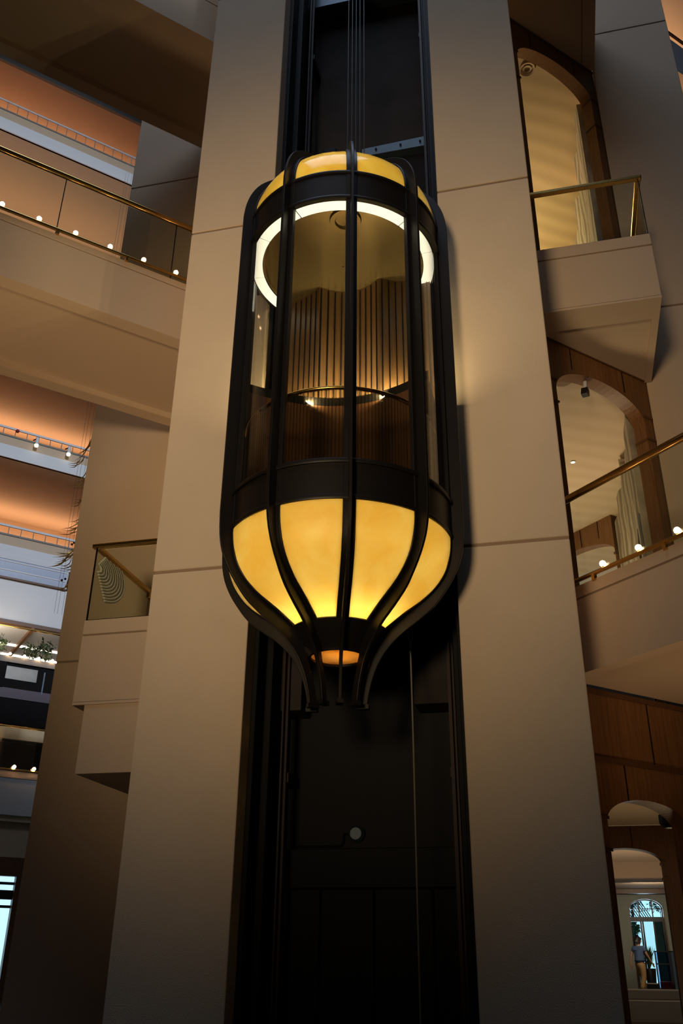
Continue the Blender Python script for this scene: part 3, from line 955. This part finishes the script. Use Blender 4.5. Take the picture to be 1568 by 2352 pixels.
# room lamps
light('AREA', 'lower_room_lamp', (-.4, 14.6, 5.6), (1, .76, .44), 95, 1.6, target=(.5, 14.2, 9.1))
light('AREA', 'inner_hall_lamp', (-.2, 18.3, 5.6), (.95, .95, .8), 26, .8, target=(0, 17.8, 9))
light('AREA', 'upper_room_lamp', (-1.7, 15.9, 14.4), (1, .76, .42), 170, .9, target=(.6, 14.6, 16))

# -------------------------------------------------- ground-floor lobby, right
o = MB().box(-40, 40, -30, 60, -.12, 0).build('floor', M['floor']); struct(o, 'dark polished stone atrium floor', 'floor')
o = MB().prism([AK(7.5, 7.46, 3.80), AK(12.2, 7.46, 3.80), (6.5, 17.9, 3.80), (-1.5, 17.9, 3.80), (-1.5, 12.5, 3.80)], (0, 0, .1)).build('ceiling', M['plaster'])
struct(o, 'beige ceiling between the two ground-level wood arches', 'ceiling')
o = arch_wall(0, 0, 0, 0, 0, 0, 0, 0, 0, 0)
f2 = lambda t, k, z: (t, k, z)
o = arch_wall(18.0, 18.3, -1.5, 5.15, 0, 3.80, .96, .66, 3.18, .24, frame=f2).build('arched_portal', M['wood_dark'])
tag(o, 'second dark wood arch further inside the ground-level lobby', 'archway')
MB().box(1.14, 1.152, 17.99, 18.01, 3.43, 3.79).build('panel_seam', M['black'], o)
for z in (3.16, 2.9):
    MB().box(1.60, 1.68, 17.97, 18.31, z - .025, z + .025).build('moulding', M['wood_dark'], o)
# side enclosure of the lobby
o = MB().box(5.2, 5.4, 12.6, 39, 0, 5).build('wall_lobby_right', M['wood_dark']); struct(o, 'dark right wall of the lobby')
o = MB().box(-2.2, -2.0, 18.3, 39, 0, 5).build('wall_lobby_left', M['wood_dark']); struct(o, 'dark left wall of the lobby')
o = MB().box(-2, 5.2, 18.3, 30, 4.30, 4.5).build('ceiling', M['plaster']); struct(o, 'grey-beige ceiling of the inner lobby', 'ceiling')
o = MB().box(-2, 5.2, 30, 30.4, 3.86, 4.30).build('trim_3', M['plaster']); struct(o, 'pale beam across the inner lobby ceiling', 'beam')
o = MB().box(-2, 5.2, 30.4, 38, 4.05, 4.2).build('ceiling', M['plaster']); struct(o, 'ceiling of the entrance bay', 'ceiling')
o = MB().box(-2, 5.2, 37.3, 37.98, 3.90, 4.05).build('trim_4', M['wood_dark']); struct(o, 'dark frieze above the entrance arch', 'trim')
light('AREA', 'vestibule_fill', (1.6, 14.6, .4), (1, .74, .42), 26, .8, target=(1.4, 14.6, 4))  # unseen fill added to lift the ceiling between the arches
light('AREA', 'inner_lobby_fill', (1.6, 25.5, .4), (1, .80, .58), 90, 2.0, target=(1.8, 26.5, 4.3))  # unseen fill added to brighten the inner lobby
light('AREA', 'entrance_fill', (2.6, 34.2, 3.9), (1, .84, .62), 55, 1.2, target=(2.5, 37.0, 1.4))  # unseen fill added to brighten the entrance wall and the man
# octagonal lantern beside the first arch
o = thing('lantern', AK(9.16, 7.75, 3.0), 'dark octagonal lantern in the corner of the ground-level arch', 'lantern')
lx, ly, lz = AK(9.36, 7.62, 0)
MB().lathe([(.02, 3.21), (.07, 3.20), (.12, 3.15), (.12, 3.05), (.07, 3.0), (.02, 2.99)], 0, 360, 8, (lx, ly)).build('lantern_body', M['pot'], o)
MB().tube([(lx, ly, 3.2), (lx, ly, 3.80)], .012, 8).build('hanger', M['pot'], o)

# raised floor and kerb in front of the entrance
o = MB().box(-2, 5.2, 33.3, 60, 0, .68).build('floor', M['floor']); struct(o, 'raised entrance floor', 'floor')
o = MB().box(-2, 5.2, 33.0, 33.3, 0, .83).build('trim_5', M['grey']); struct(o, 'low kerb wall in front of the entrance', 'kerb')
MB().box(-2, 5.2, 32.96, 33.32, .83, .865).build('coping', M['ledge'], o)
o = MB().box(-2, 5.2, 32.4, 33.0, 0, .55).build('trim_6', M['grey']); struct(o, 'step below the entrance kerb', 'step')
MB().box(-2, 5.2, 32.38, 33.0, .55, .57).build('coping', M['ledge'], o)

# entrance wall with arched doorway
o = arch_wall(38.0, 38.7, -2, 5.2, .68, 4.2, 2.62, .63, 3.42, .36, frame=f2).build('wall_entrance', M['greenwall'])
struct(o, 'grey-green entrance wall with arched doorway')
o = arch_wall(38.15, 38.72, 1.98, 3.26, .68, 3.79, 2.62, .60, 3.42, .34, frame=f2).build('trim_7', M['wood']); struct(o, 'wood lining of the entrance arch', 'trim')
root = thing('entrance_door', (2.5, 38.6, .68), 'glazed entrance doors under an arched fanlight', 'door')
FR = M['dframe']
for x in (2.02, 2.40, 2.47, 2.86, 3.20):
    MB().box(x - .03, x + .03, 38.5, 38.58, .68, 3.12).build('door_stile', FR, root)
MB().box(1.99, 3.22, 38.48, 38.6, 3.0, 3.16).build('transom', FR, root)
MB().box(1.99, 3.22, 38.48, 38.6, .68, .80).build('bottom_rail', FR, root)
arch_wall(38.44, 38.56, 1.90, 3.34, .68, 3.86, 2.61, .565, 3.42, .30, frame=f2).build('arch_frame', FR, root)
for x in (2.38, 2.86):
    MB().box(x - .025, x + .025, 38.5, 38.58, 3.16, 3.76).build('fanlight_bar', FR, root)
MB().box(1.99, 3.22, 38.5, 38.57, 3.42, 3.45).build('fanlight_bar', FR, root)
MB().box(2.04, 2.40, 38.53, 38.545, .8, 3.0).build('door_glass', M['glass'], root)
MB().box(2.48, 2.84, 38.53, 38.545, .8, 3.0).build('door_glass', M['glass'], root)
MB().box(2.88, 3.2, 38.53, 38.545, .8, 3.0).build('door_glass', M['smokeglass'], root)
# handwriting-like sign on the fanlight
sc = thing('script_sign', (2.35, 38.4, 3.35), 'looping green-gold script sign in the entrance fanlight', 'sign')
pts = []
for i in range(30):
    a = 2.4 + i / 29 * 2 * pi * .92
    pts.append((2.10 + .07 * cos(a), 38.44, 3.40 + .13 * sin(a)))
MB().tube(pts, .010, 6).build('letter', M['script'], sc, smooth=True)
pts = []
for i in range(70):
    u = i / 69
    pts.append((2.10 + u * .70 + .022 * cos(u * 46), 38.44, 3.33 + .10 * u + (.035 + .03 * (u > .8)) * sin(u * 46)))
MB().tube(pts, .010, 6).build('letter', M['script'], sc, smooth=True)

# outdoors beyond the doors
o = MB().box(-3, 9, 47, 47.2, 0, 9).build('window_1', M['sky']); struct(o, 'bright daylight beyond the entrance doors', 'daylight')
root = thing('pergola', (2.6, 40, 0), 'slatted white pergola outside the fanlight', 'pergola')
for i in range(12):
    x = 1.9 + i * .09
    MB().hexa([(x, 40, 3.2), (x + .035, 40, 3.2), (x + .035, 40.05, 3.2), (x, 40.05, 3.2), (x - .5, 40, 4.1), (x - .465, 40, 4.1), (x - .465, 40.05, 4.1), (x - .5, 40.05, 4.1)]).build('slat', M['slat'], root)
for x in (1.3, 3.4):
    MB().box(x, x + .08, 40.0, 40.08, 0, 4.1).build('post', M['slat'], root)
MB().box(1.3, 3.48, 40.05, 40.1, 4.06, 4.16).build('beam', M['slat'], root)


def leaf_blob(mb, c, r, n, rnd, size):
    for i in range(n):
        d = Vector((rnd.gauss(0, 1), rnd.gauss(0, 1), rnd.gauss(0, 1))).normalized() * r * rnd.random() ** .4
        p = Vector(c) + d
        u = Vector((rnd.gauss(0, 1), rnd.gauss(0, 1), rnd.gauss(0, 1))).normalized()
        w = u.cross(Vector((rnd.gauss(0, 1), rnd.gauss(0, 1), rnd.gauss(0, 1)))).normalized()
        L = size * (.7 + .6 * rnd.random())
        mb.add([p, p + u * L * .5 + w * L * .18, p + u * L, p + u * L * .5 - w * L * .18], [(0, 1, 2, 3)])
rnd = random.Random(3)
for i, (c, r, lab) in enumerate((((2.45, 44, 4.3), .55, 'green tree crown outside the left part of the fanlight'), ((3.75, 45.2, 4.2), .6, 'green tree crown outside the right part of the fanlight'), ((2.3, 42.6, 2.9), .28, 'green shrub top outside between the entrance doors'))):
    o = thing('tree', (c[0], c[1], 0), lab, 'tree', 'trees outside the entrance')
    mb = MB(); leaf_blob(mb, c, r, 500, rnd, .16); mb.build('crown', M['green'], o)
    MB().tube([(c[0], c[1], .0), (c[0], c[1], c[2])], .06, 8).build('trunk', M['wood_dark'], o)
light('AREA', 'door_daylight', (2.5, 40, 3.0), (.55, .82, 1), 40, 1.2, target=(2.2, 36, .7))

# glass screen right of the man
root = thing('glass_screen', (2.85, 35, .68), 'low glass screen with dark posts right of the walking man', 'screen')
MB().box(2.53, 3.02, 35.0, 35.02, .72, 1.94).build('pane', M['blueglass'], root)
MB().box(2.49, 2.53, 34.98, 35.04, .68, 1.96).build('post', FR, root)
MB().box(2.94, 3.02, 34.98, 35.04, .68, 1.96).build('post', FR, root)
MB().box(3.10, 3.16, 34.98, 35.04, .68, 1.96).build('post', FR, root)
MB().box(2.49, 3.16, 34.98, 35.04, 1.94, 1.975).build('top_bar', FR, root)
MB().box(2.53, 2.95, 34.99, 35.03, 1.56, 1.60).build('mid_bar', FR, root)
MB().box(3.02, 3.10, 35.0, 35.02, .72, 1.94).build('pane', M['blueglass'], root)
o = MB().box(2.62, 3.0, 35.5, 35.9, .68, 1.05).build('display_case', M['red'], bevel=.01); tag(o, 'dark red box behind the glass screen', 'box')

# potted plant
root = thing('potted_plant', (2.42, 37, .68), 'dark leafy plant in a black pot by the entrance doors', 'plant')
MB().lathe([(.02, .98), (.16, .98), (.20, 1.44), (.17, 1.44), (.02, 1.40)], 0, 360, 24, (2.42, 37)).build('pot', M['pot'], root, smooth=True)
MB().box(2.20, 2.64, 36.78, 37.22, .68, .97).build('plinth', M['pot'], root, bevel=.01)
MB().box(2.18, 2.66, 36.76, 37.24, .955, .985).build('plinth_top', M['ledge'], root)
mb = MB()
for i in range(60):
    a = rnd.random() * 2 * pi; t = .15 + .25 * rnd.random(); h = .35 + .45 * rnd.random()
    b = Vector((2.42, 37, 1.42)); m_ = b + Vector((cos(a) * t * .4, sin(a) * t * .4, h * .6)); e = b + Vector((cos(a) * t, sin(a) * t, h))
    w = Vector((-sin(a), cos(a), 0)) * .025
    mb.add([b - w * .4, b + w * .4, m_ + w, m_ - w, e], [(0, 1, 2, 3), (3, 2, 4)])
mb.build('foliage', M['leaf'], root)

# ------------------------------------------------------------- walking man
PX, PY, PZ = 2.05, 36.0, .68
man = thing('person', (PX, PY, PZ), 'man in blue short-sleeved shirt and khaki trousers walking towards the doors', 'person')

def skinned(name, verts, edges, radii, mat, parent, rootv=0, sub=2):
    me = bpy.data.meshes.new(name)
    ca, sa = cos(radians(40)), sin(radians(40))
    me.from_pydata([(PX + x * ca - y * sa, PY + x * sa + y * ca, PZ + z) for x, y, z in verts], edges, [])
    me.materials.append(mat)
    o = bpy.data.objects.new(name, me)
    COL.objects.link(o)
    md = o.modifiers.new('skin', 'SKIN')
    md.use_smooth_shade = True
    sv = me.skin_vertices[0].data
    for i, r in enumerate(radii):
        sv[i].radius = r if isinstance(r, tuple) else (r, r)
        sv[i].use_root = (i == rootv)
    sb = o.modifiers.new('sub', 'SUBSURF'); sb.levels = sub; sb.render_levels = sub
    o.parent = parent
    o.matrix_parent_inverse = Matrix.Translation(-Vector(parent.location))
    return o

V, Ed, Rd = [], [], []
def jv(p, r, frm=None):
    V.append(p); Rd.append(r)
    if frm is not None:
        Ed.append((frm, len(V) - 1))
    return len(V) - 1
pel = jv((0, 0, .93), (.12, .14)); sp1 = jv((.0, 0, 1.12), (.105, .135), pel); ch = jv((.01, 0, 1.32), (.11, .16), sp1)
nk0 = jv((.015, 0, 1.45), .065, ch); nk = jv((.03, 0, 1.51), .052, nk0); hd = jv((.045, 0, 1.58), .078, nk); hd2 = jv((.05, 0, 1.65), .088, hd); hd3 = jv((.045, 0, 1.71), .06, hd2)
nose = jv((.125, -.07, 1.60), .014, hd); chin = jv((.09, -.04, 1.535), .03, hd)
def arm(sh, el, wr, hand, fdir):
    a = jv(sh, .055, ch); b = jv(el, .041, a); c = jv(wr, .028, b); d = jv(hand, (.038, .018), c)
    f = Vector(fdir).normalized(); H = Vector(hand)
    for q, (off, L) in enumerate(((-.030, .075), (-.010, .088), (.010, .082), (.028, .064))):
        p1 = H + Vector((off, 0, -.012)) + f * .03; p2 = p1 + f * L * .55; p3 = p2 + (f + Vector((.25, 0, 0))).normalized() * L * .45
        i1 = jv(tuple(p1), .010, d); i2 = jv(tuple(p2), .009, i1); jv(tuple(p3), .007, i2)
    t1 = jv(tuple(H + Vector((.042, .0, .015))), .011, d); jv(tuple(H + Vector((.062, 0, -.025))), .009, t1)
arm((-.01, .19, 1.40), (-.12, .26, 1.16), (-.16, .29, .93), (-.15, .29, .85), (.1, 0, -1))
arm((.03, -.19, 1.40), (.13, -.25, 1.17), (.27, -.26, .96), (.33, -.26, .90), (.55, 0, -1))
def leg(hip, kn, an, heel, toe):
    a = jv(hip, .088, pel); b = jv(kn, .058, a); c = jv(an, .038, b); d = jv(toe, (.04, .03), c); jv(heel, .036, c)
leg((0, -.09, .86), (.01, -.09, .49), (-.13, -.09, .11), (-.17, -.09, .055), (-.03, -.09, .035))
leg((0, .09, .86), (.15, .09, .49), (.15, .09, .09), (.11, .09, .04), (.28, .09, .035))
skinned('body', V, Ed, Rd, M['skin'], man)
skinned('shirt', [(0, 0, .93), (0, 0, 1.0), (0, 0, 1.14), (.01, 0, 1.31), (.015, 0, 1.43), (-.01, .20, 1.40), (-.08, .24, 1.25), (.03, -.20, 1.40), (.09, -.24, 1.26)],
        [(0, 1), (1, 2), (2, 3), (3, 4), (3, 5), (5, 6), (3, 7), (7, 8)],
        [.185, .188, .18, .185, .085, .092, .082, .092, .082], M['shirt'], man, 2)
skinned('trousers', [(0, 0, .97), (0, 0, .88), (0, -.09, .82), (.012, -.09, .49), (-.125, -.09, .10), (0, .09, .82), (.15, .09, .49), (.15, .09, .09)],
        [(0, 1), (1, 2), (2, 3), (3, 4), (1, 5), (5, 6), (6, 7)], [.165, .170, .122, .098, .082, .122, .098, .082], M['khaki'], man, 1)
skinned('shoe', [(-.17, -.09, .055), (-.10, -.09, .05), (-.02, -.09, .035)], [(0, 1), (1, 2)], [.045, .05, .04], M['shoe'], man)
skinned('shoe', [(.11, .09, .045), (.18, .09, .05), (.29, .09, .035)], [(0, 1), (1, 2)], [.045, .05, .04], M['shoe'], man)
skinned('hair', [(-.02, .03, 1.58), (.0, .02, 1.66), (.045, 0, 1.72), (.085, -.02, 1.695)], [(0, 1), (1, 2), (2, 3)], [.078, .105, .092, .05], M['hair'], man, 1)
skinned('belt', [(0, 0, .945), (0, 0, .985)], [(0, 1)], [.188, .188], M['hair'], man)

# ---------------------------------------------------------- far left wing (k = 39)
KF = 39.0
def far_floor(fb, label_r, label_s, fas=1.24, rail=.45, white=True, lamp=520, drop=1.4, wall=4.9):
    """one storey edge: fb is the underside of its fascia"""
    r = thing('gallery_floor', AK(2, KF, fb), label_s, 'gallery')
    W = M['white'] if white else M['grey']  # grey puts the shade on these fascias into their colour
    MB().obox(-34, 16, KF if white else KF + .12, 46.0, fb + .0, fb + .22).build('slab', M['plaster'], r)
    MB().obox(-34, 16, KF - .06, KF + .1, fb, fb + .22).build('fascia_edge', W, r)
    MB().obox(-34, 16, KF, KF + .3, fb + .24, fb + fas * .55).build('fascia_band', W, r)
    MB().obox(-34, 16, KF + .1, KF + .3, fb + fas * .55, fb + fas - .08).build('fascia_top', M['plaster'], r)
    MB().obox(-34, 16, KF + .05, KF + .34, fb + fas - .08, fb + fas).build('coping', M['grey'], r)
    MB().obox(-34, 16, 45.7, 46.0, fb - wall, fb).build('corridor_wall', M['plaster'], r)
    if rail:
        q = thing('gallery_railing', AK(2, KF + .2, fb + fas), label_r, 'railing')
        MB().obox(-34, 16, KF + .17, KF + .23, fb + fas + rail - .05, fb + fas + rail + .05).build('top_rail', M['white'], q)
        for i in range(70):
            t = -24.0 + i * .55
            MB().obox(t - .016, t + .016, KF + .19, KF + .21, fb + fas, fb + fas + rail).build('baluster', M['grey'], q)
    if lamp:
        L = light('AREA', 'corridor_lamp', AK(-9, 44.7, fb - drop), (1, .55, .30), lamp, 42, shape='RECTANGLE', size_y=.5)
        L.rotation_euler = Matrix(((S, S, 0), (S, -S, 0), (0, 0, -1))).transposed().to_euler()
    return r

far_floor(22.35, 'white thin-baluster gallery railing just below the long left balcony', 'gallery floor edge with white spotlights below the long left balcony')
far_floor(17.40, 'white gallery railing beside the hanging gilt sculpture', 'gallery floor edge above the blue-grey glass guard', lamp=0)
far_floor(27.40, '', 'gallery floor edge hidden behind the long left balcony', rail=0, white=False)
far_floor(41.85, 'topmost white gallery railing at upper left', 'topmost white gallery floor edge at upper left', fas=1.6, rail=.78, lamp=650, drop=4.5, wall=13)
far_floor(46.9, '', 'ceiling slab above the topmost left gallery', rail=0, white=False, lamp=1300)

# spotlights and alarm
for i, (t, lab) in enumerate(((6.66, 'left of two white spotlights on the gallery fascia'), (8.19, 'right of two white spotlights on the gallery fascia'))):
    x, y, z = AK(t, KF - .25, 23.45)
    r = thing('spotlight', (x, y, z), lab, 'spotlight', 'gallery spotlights')
    MB().tube([(x, y, z + .22), (x, y, z - .04)], .075, 14).build('spot_housing', M['white'], r, smooth=True)
    MB().tube([(x, y, z - .05), (x, y, z - .16)], .085, 14).build('spot_collar', M['white'], r, smooth=True)
    MB().tube([(x, y, z - .16), (x, y, z - .26), (x, y, z - .28)], [.10, .085, .03], 14).build('spot_lens', M['spot'], r, smooth=True)
    x2, y2, _ = AK(t - .12, KF + .05, 0)
    MB().tube([(x, y, z + .18), (x2, y2, z + .2)], .03, 8).build('spot_arm', M['black'], r)
x, y, z = AK(5.76, KF + .1, 23.93)
o = MB().sphere((x, y, z), .09, 12, 8).build('alarm_light', M['red'], smooth=True); tag(o, 'small red alarm light behind the gallery railing', 'alarm')

# mezzanine under them: blue glass guard, white box, light panels
r = thing('glass_guard', AK(2, KF, 16.5), 'blue-grey glass guard with white frame below the gallery', 'railing')
MB().obox(-20, 9.05, KF - .12, KF - .08, 16.55, 17.36).build('glass_panel', M['blueband'] if 'blueband' in M else plain('blue_grey_panel', (.40, .45, .58), .4, noise=.1), r)
for z in (17.27, 16.86):
    MB().obox(-20, 9.12, KF - .16, KF - .12, z - .02, z + .02).build('frame_rail', M['white'], r)
MB().obox(9.05, 9.12, KF - .18, KF - .06, 16.5, 17.45).build('end_post', M['white'], r)
MB().obox(-20, 9.1, KF - .16, KF - .06, 16.47, 16.54).build('bottom_rail', M['wood_dark'], r)
r = thing('mezzanine', AK(2, KF, 14.6), 'white mezzanine box under the blue-grey glass guard', 'mezzanine')
MB().obox(-20, 16, KF, 45.5, 14.66, 16.47).build('white_box', M['white'], r)
MB().obox(-20, 16, KF - .02, KF + .3, 14.50, 14.66).build('dark_edge', M['wood_dark'], r)
MB().obox(-20, 16, KF + .3, 45.5, 14.56, 14.66).build('soffit', M['white'], r)
MB().hexa([AK(7.95, KF, 14.40), AK(8.08, KF, 14.40), AK(8.15, 43.5, 14.40), AK(8.02, 43.5, 14.40), AK(7.95, KF, 14.56), AK(8.08, KF, 14.56), AK(8.15, 43.5, 14.56), AK(8.02, 43.5, 14.56)]).build('soffit_rib', M['wood'], r)
for k in (42.0, 43.6):
    MB().obox(-14, 12, k, k + .16, 14.50, 14.56).build('light_strip', M['tube'], r)
MB().obox(-20, 16, 45.5, 45.7, 11, 14.66).build('back_wall', M['plaster'], r)
brass_rail(AK(-20, KF - .3, 14.30), AK(16, KF - .3, 14.30), .05, 'brass_rail', r)
light('AREA', 'mezzanine_lamp', AK(2, 42.8, 13.3), (1, .82, .6), 500, 14, shape='RECTANGLE', size_y=1.5, target=tuple(AK(2, 42.8, 14.6)))

# planter and dark bar front
r = thing('planter', AK(2, KF, 12.8), 'long dark planter ledge with globe lamps below the mezzanine', 'planter')
MB().obox(-20, 9.2, KF - .1, KF + .6, 12.80, 13.06).build('trough', M['grey'], r)
rnd = random.Random(11)
for i, (t, z, rad, n, lab) in enumerate(((6.75, 13.62, .42, 150, 'bushy plant at the photo\'s left edge on the dark planter'), (8.15, 13.55, .38, 90, 'thin leafy plant in the middle of the dark planter'), (8.75, 13.72, .42, 110, 'leafy plant at the right end of the dark planter'))):
    x, y, _ = AK(t, KF + .25, 0)
    q = thing('shrub', (x, y, 13.06), lab, 'plant', 'plants in the planter')
    mb = MB(); leaf_blob(mb, (x, y, z), rad, n, rnd, .22); mb.build('foliage', M['leaf'], q)
    mb = MB()
    for j in range(7):
        a = rnd.random() * 6.28
        mb.tube([(x + .1 * cos(a), y + .1 * sin(a), 13.05), (x + .3 * cos(a), y + .3 * sin(a), z + .1)], .012, 5)
    mb.build('stem', M['leaf'], q)
pg = AK(9.01, KF - .2, 13.06)
pr3 = globe_proto(pg, 'rightmost globe lamp on the dark planter ledge', 'globe lamps on the planter', r=.065)
for t, lab in ((8.42, 'second globe lamp from the right on the dark planter ledge'), (7.81, 'third globe lamp from the right on the dark planter ledge'), (7.21, 'leftmost globe lamp on the dark planter ledge')):
    c = copy_tree(pr3, Vector(AK(t, KF - .2, 13.06)) - Vector(pg)); c['label'] = lab
r = thing('bar_front', AK(2, KF, 10.4), 'dark bar front with smoky silver panel at far left', 'bar')
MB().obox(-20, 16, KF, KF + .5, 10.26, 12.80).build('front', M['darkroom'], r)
MB().obox(7.20, 8.52, KF - .03, KF, 12.10, 12.66).build('silver_panel', M['silver'], r, bevel=.01)
MB().obox(-20, 16, KF - .04, KF, 11.30, 11.72).build('mauve_band', M['purple'], r)
MB().obox(-20, 7.16, KF - .10, KF, 11.72, 12.80).build('side_panel', M['darkroom'], r)
MB().obox(8.78, 8.84, KF - .05, KF, 11.6, 12.6).build('steel_edge', M['steel'], r)
# lower far balcony
r = thing('balcony', AK(2, KF, 6.7), 'low far balcony with white front at the photo\'s left edge', 'balcony')
MB().obox(-20, 16, KF, 45.5, 6.67, 8.10).build('front', M['white'], r)
MB().obox(-20, 16, KF - .04, KF + .1, 8.10, 8.36).build('curb', M['plaster'], r)
MB().obox(-20, 16, KF, KF + .03, 8.44, 10.1).build('glass_pane', M['railglass'], r)
brass_rail(AK(-20, KF, 10.16), AK(16, KF, 10.16), .05, 'handrail', r)
brass_rail(AK(-20, KF - .05, 8.42), AK(16, KF - .05, 8.42), .035, 'lower_rail', r)
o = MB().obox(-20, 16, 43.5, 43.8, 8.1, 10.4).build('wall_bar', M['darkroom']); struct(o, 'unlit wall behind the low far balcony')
pg = AK(8.99, KF - .12, 8.45)
pr4 = globe_proto(pg, 'right globe lamp on the low far balcony rail', 'globe lamps on the low far balcony', r=.075)
c = copy_tree(pr4, Vector(AK(8.19, KF - .12, 8.45)) - Vector(pg)); c['label'] = 'left globe lamp on the low far balcony rail'
# ground level far left
o = MB().obox(-20, 16, KF + .2, 46, 6.45, 6.67).build('ceiling', M['plaster']); struct(o, 'soffit under the low far balcony', 'ceiling')
o = MB().obox(-20, 16, KF + .6, KF + .9, 5.15, 6.45).build('wall_far_left', M['plaster']); struct(o, 'beige wall band below the low far balcony')
mb = MB()
mb.obox(-20, 8.45, KF + .6, KF + .9, 0, 5.15).obox(9.15, 16, KF + .6, KF + .9, 0, 5.15).obox(8.45, 9.15, KF + .6, KF + .9, 4.45, 5.15)
struct(mb.build('wall_far_lower', M['wood_dark']), 'dark wood wall with tall window at far left')
r = struct(MB().obox(8.40, 9.2, KF + 1.0, KF + 1.05, .4, 4.5).build('window_2', M['skypanel']), 'bright tall window at the lower left edge', 'window')
for z in (4.2, 3.75, 3.35):
    MB().obox(8.4, 9.2, KF + .85, KF + 1.0, z - .14 if z == 3.75 else z - .05, z + .05 if z != 3.75 else z + .2).build('window_bar', M['dframe'], r)

# hanging gilt sculpture behind the left rear wall
spots_s = [(3.79, 11.05, 3.52, 10.46), (3.66, 10.55, 3.46, 10.33), (3.84, 10.38, 3.66, 10.05), (3.80, 10.06, 3.53, 9.80), (3.84, 9.75, 3.60, 9.52), (3.88, 9.4, 3.72, 9.1),
           (3.90, 9.25, 3.58, 8.80), (3.86, 9.10, 3.56, 8.86), (3.84, 8.66, 3.50, 8.36), (3.82, 8.58, 3.55, 8.40), (3.74, 8.50, 3.42, 8.13), (3.86, 8.36, 3.60, 8.15), (3.8, 7.9, 3.6, 7.62)]
r = thing('hanging_sculpture', AK(4.2, 16, 8), 'gilt leaf and black bead sculpture hanging behind the left rear wall', 'sculpture')
rnd = random.Random(5)
for i, (ta, za, tb, zb) in enumerate(spots_s):
    for d in (0, .03, .065, -.04):
        pts, rad = [], []
        ta2, tb2, zj = ta + rnd.uniform(-.03, .03), tb + rnd.uniform(-.06, .05), rnd.uniform(-.08, .08)
        for j in range(9):
            u = j / 8
            pts.append(AK(ta2 + (tb2 - ta2) * u + d + .05 * sin(pi * u), 16 + .2 * d + .08 * (i % 3), za + zj + (zb - za) * u - .06 * sin(pi * u) + d * .6))
            rad.append(.002 + .008 * sin(pi * min(1, u * 1.05)))
        MB().tube(pts, rad, 6).build('gilt_leaf', M['gold'], r, smooth=True)
mb = MB()
for t, z in ((3.86, 10.75), (3.83, 9.98), (3.86, 9.6), (3.84, 8.98), (3.78, 8.66), (3.74, 8.62), (3.86, 8.78), (3.72, 7.9), (3.66, 7.86), (3.9, 10.2)):
    x, y, _ = AK(t, 16.05, 0)
    MB().sphere((x, y, z), .022, 10, 7).build('bead', M['bead'], r, smooth=True)
for t in (3.62, 3.68, 3.76, 3.80, 3.86):
    MB().tube([AK(t, 16.06, 7.2), AK(t, 16.06, 19.0)], .0025, 5).build('wire', M['grey'], r)

# ------------------------------------------------ far wing at upper right corner
KR = 9.0
r = thing('gallery_floor', AK(16, KR, 24), 'orange-lit gallery edges at the upper right corner', 'gallery')
MB().obox(13, 24, KR, KR + 3, 26.6, 27.6).build('upper_fascia', M['white'], r)
MB().obox(13, 24, KR + 2.6, KR + 3, 23.0, 26.6).build('corridor_wall', M['plaster'], r)
MB().obox(13, 24, KR + .1, KR + .16, 24.55, 24.62).build('dark_rail', M['wood_dark'], r)
MB().obox(13, 24, KR, KR + 3, 22.7, 24.0).build('lower_fascia', M['white'], r)
MB().obox(13, 24, KR + 2.6, KR + 3, 18.0, 22.7).build('corridor_wall', M['plaster'], r)
for z in (25.2, 20.9):
    L = light('AREA', 'corridor_lamp', AK(17, KR + 1.6, z), (1, .46, .17), 75, 10, shape='RECTANGLE', size_y=.5)
    L.rotation_euler = Matrix(((S, S, 0), (S, -S, 0), (0, 0, -1))).transposed().to_euler()

# ---------------------------------------------------------------- atrium light
sp_ = light('SPOT', 'added_flood', (-3.0, -10.5, 3.2), (1, .74, .45), 8000, 1.6, target=(-2.6, 8.5, 7.7))  # unseen spot added to brighten the piers, its cone fading towards the floor
sp_.data.spot_size = radians(36)
sp_.data.spot_blend = 1.0
u = light('SPOT', 'added_uplight_left', (-9.5, 2.5, .3), (1, .66, .36), 1300, .5, target=(-6.3, 9.2, 9.4))  # unseen spot added to warm the left soffits from below
u.data.spot_size = radians(38); u.data.spot_blend = 1.0
u = light('SPOT', 'added_uplight_right', (2.6, 9.0, .3), (1, .66, .36), 170, .3, target=(1.7, 9.7, 4.4))  # unseen spot added to lift the right slab underside and wood wall
u.data.spot_size = radians(70); u.data.spot_blend = 1.0
light('AREA', 'skylight', (-3, 1.5, 30), (.62, .76, 1.0), 1300, 12, rot=(0, 0, 0))
u = light('SPOT', 'added_far_spot', AK(4, -20, 30), (.80, .88, 1.0), 72000, 3, target=tuple(AK(4, 39, 27.5)))  # unseen spot beam added to brighten the far wing fronts
u.data.spot_size = radians(37); u.data.spot_blend = .25

w = bpy.data.worlds.new('world')
scene.world = w
w.use_nodes = True
bg = w.node_tree.nodes['Background']
bg.inputs['Color'].default_value = (.60, .45, .32, 1)
bg.inputs['Strength'].default_value = .006

# ---------------------------------------------------------------- view settings
scene.view_settings.view_transform = 'Standard'
scene.view_settings.look = 'None'
scene.view_settings.exposure = 0.0
scene.view_settings.gamma = 1.0
scene.view_settings.use_curve_mapping = False
scene.cycles.max_bounces = 8
scene.cycles.transparent_max_bounces = 24
scene.cycles.sample_clamp_indirect = 30.0
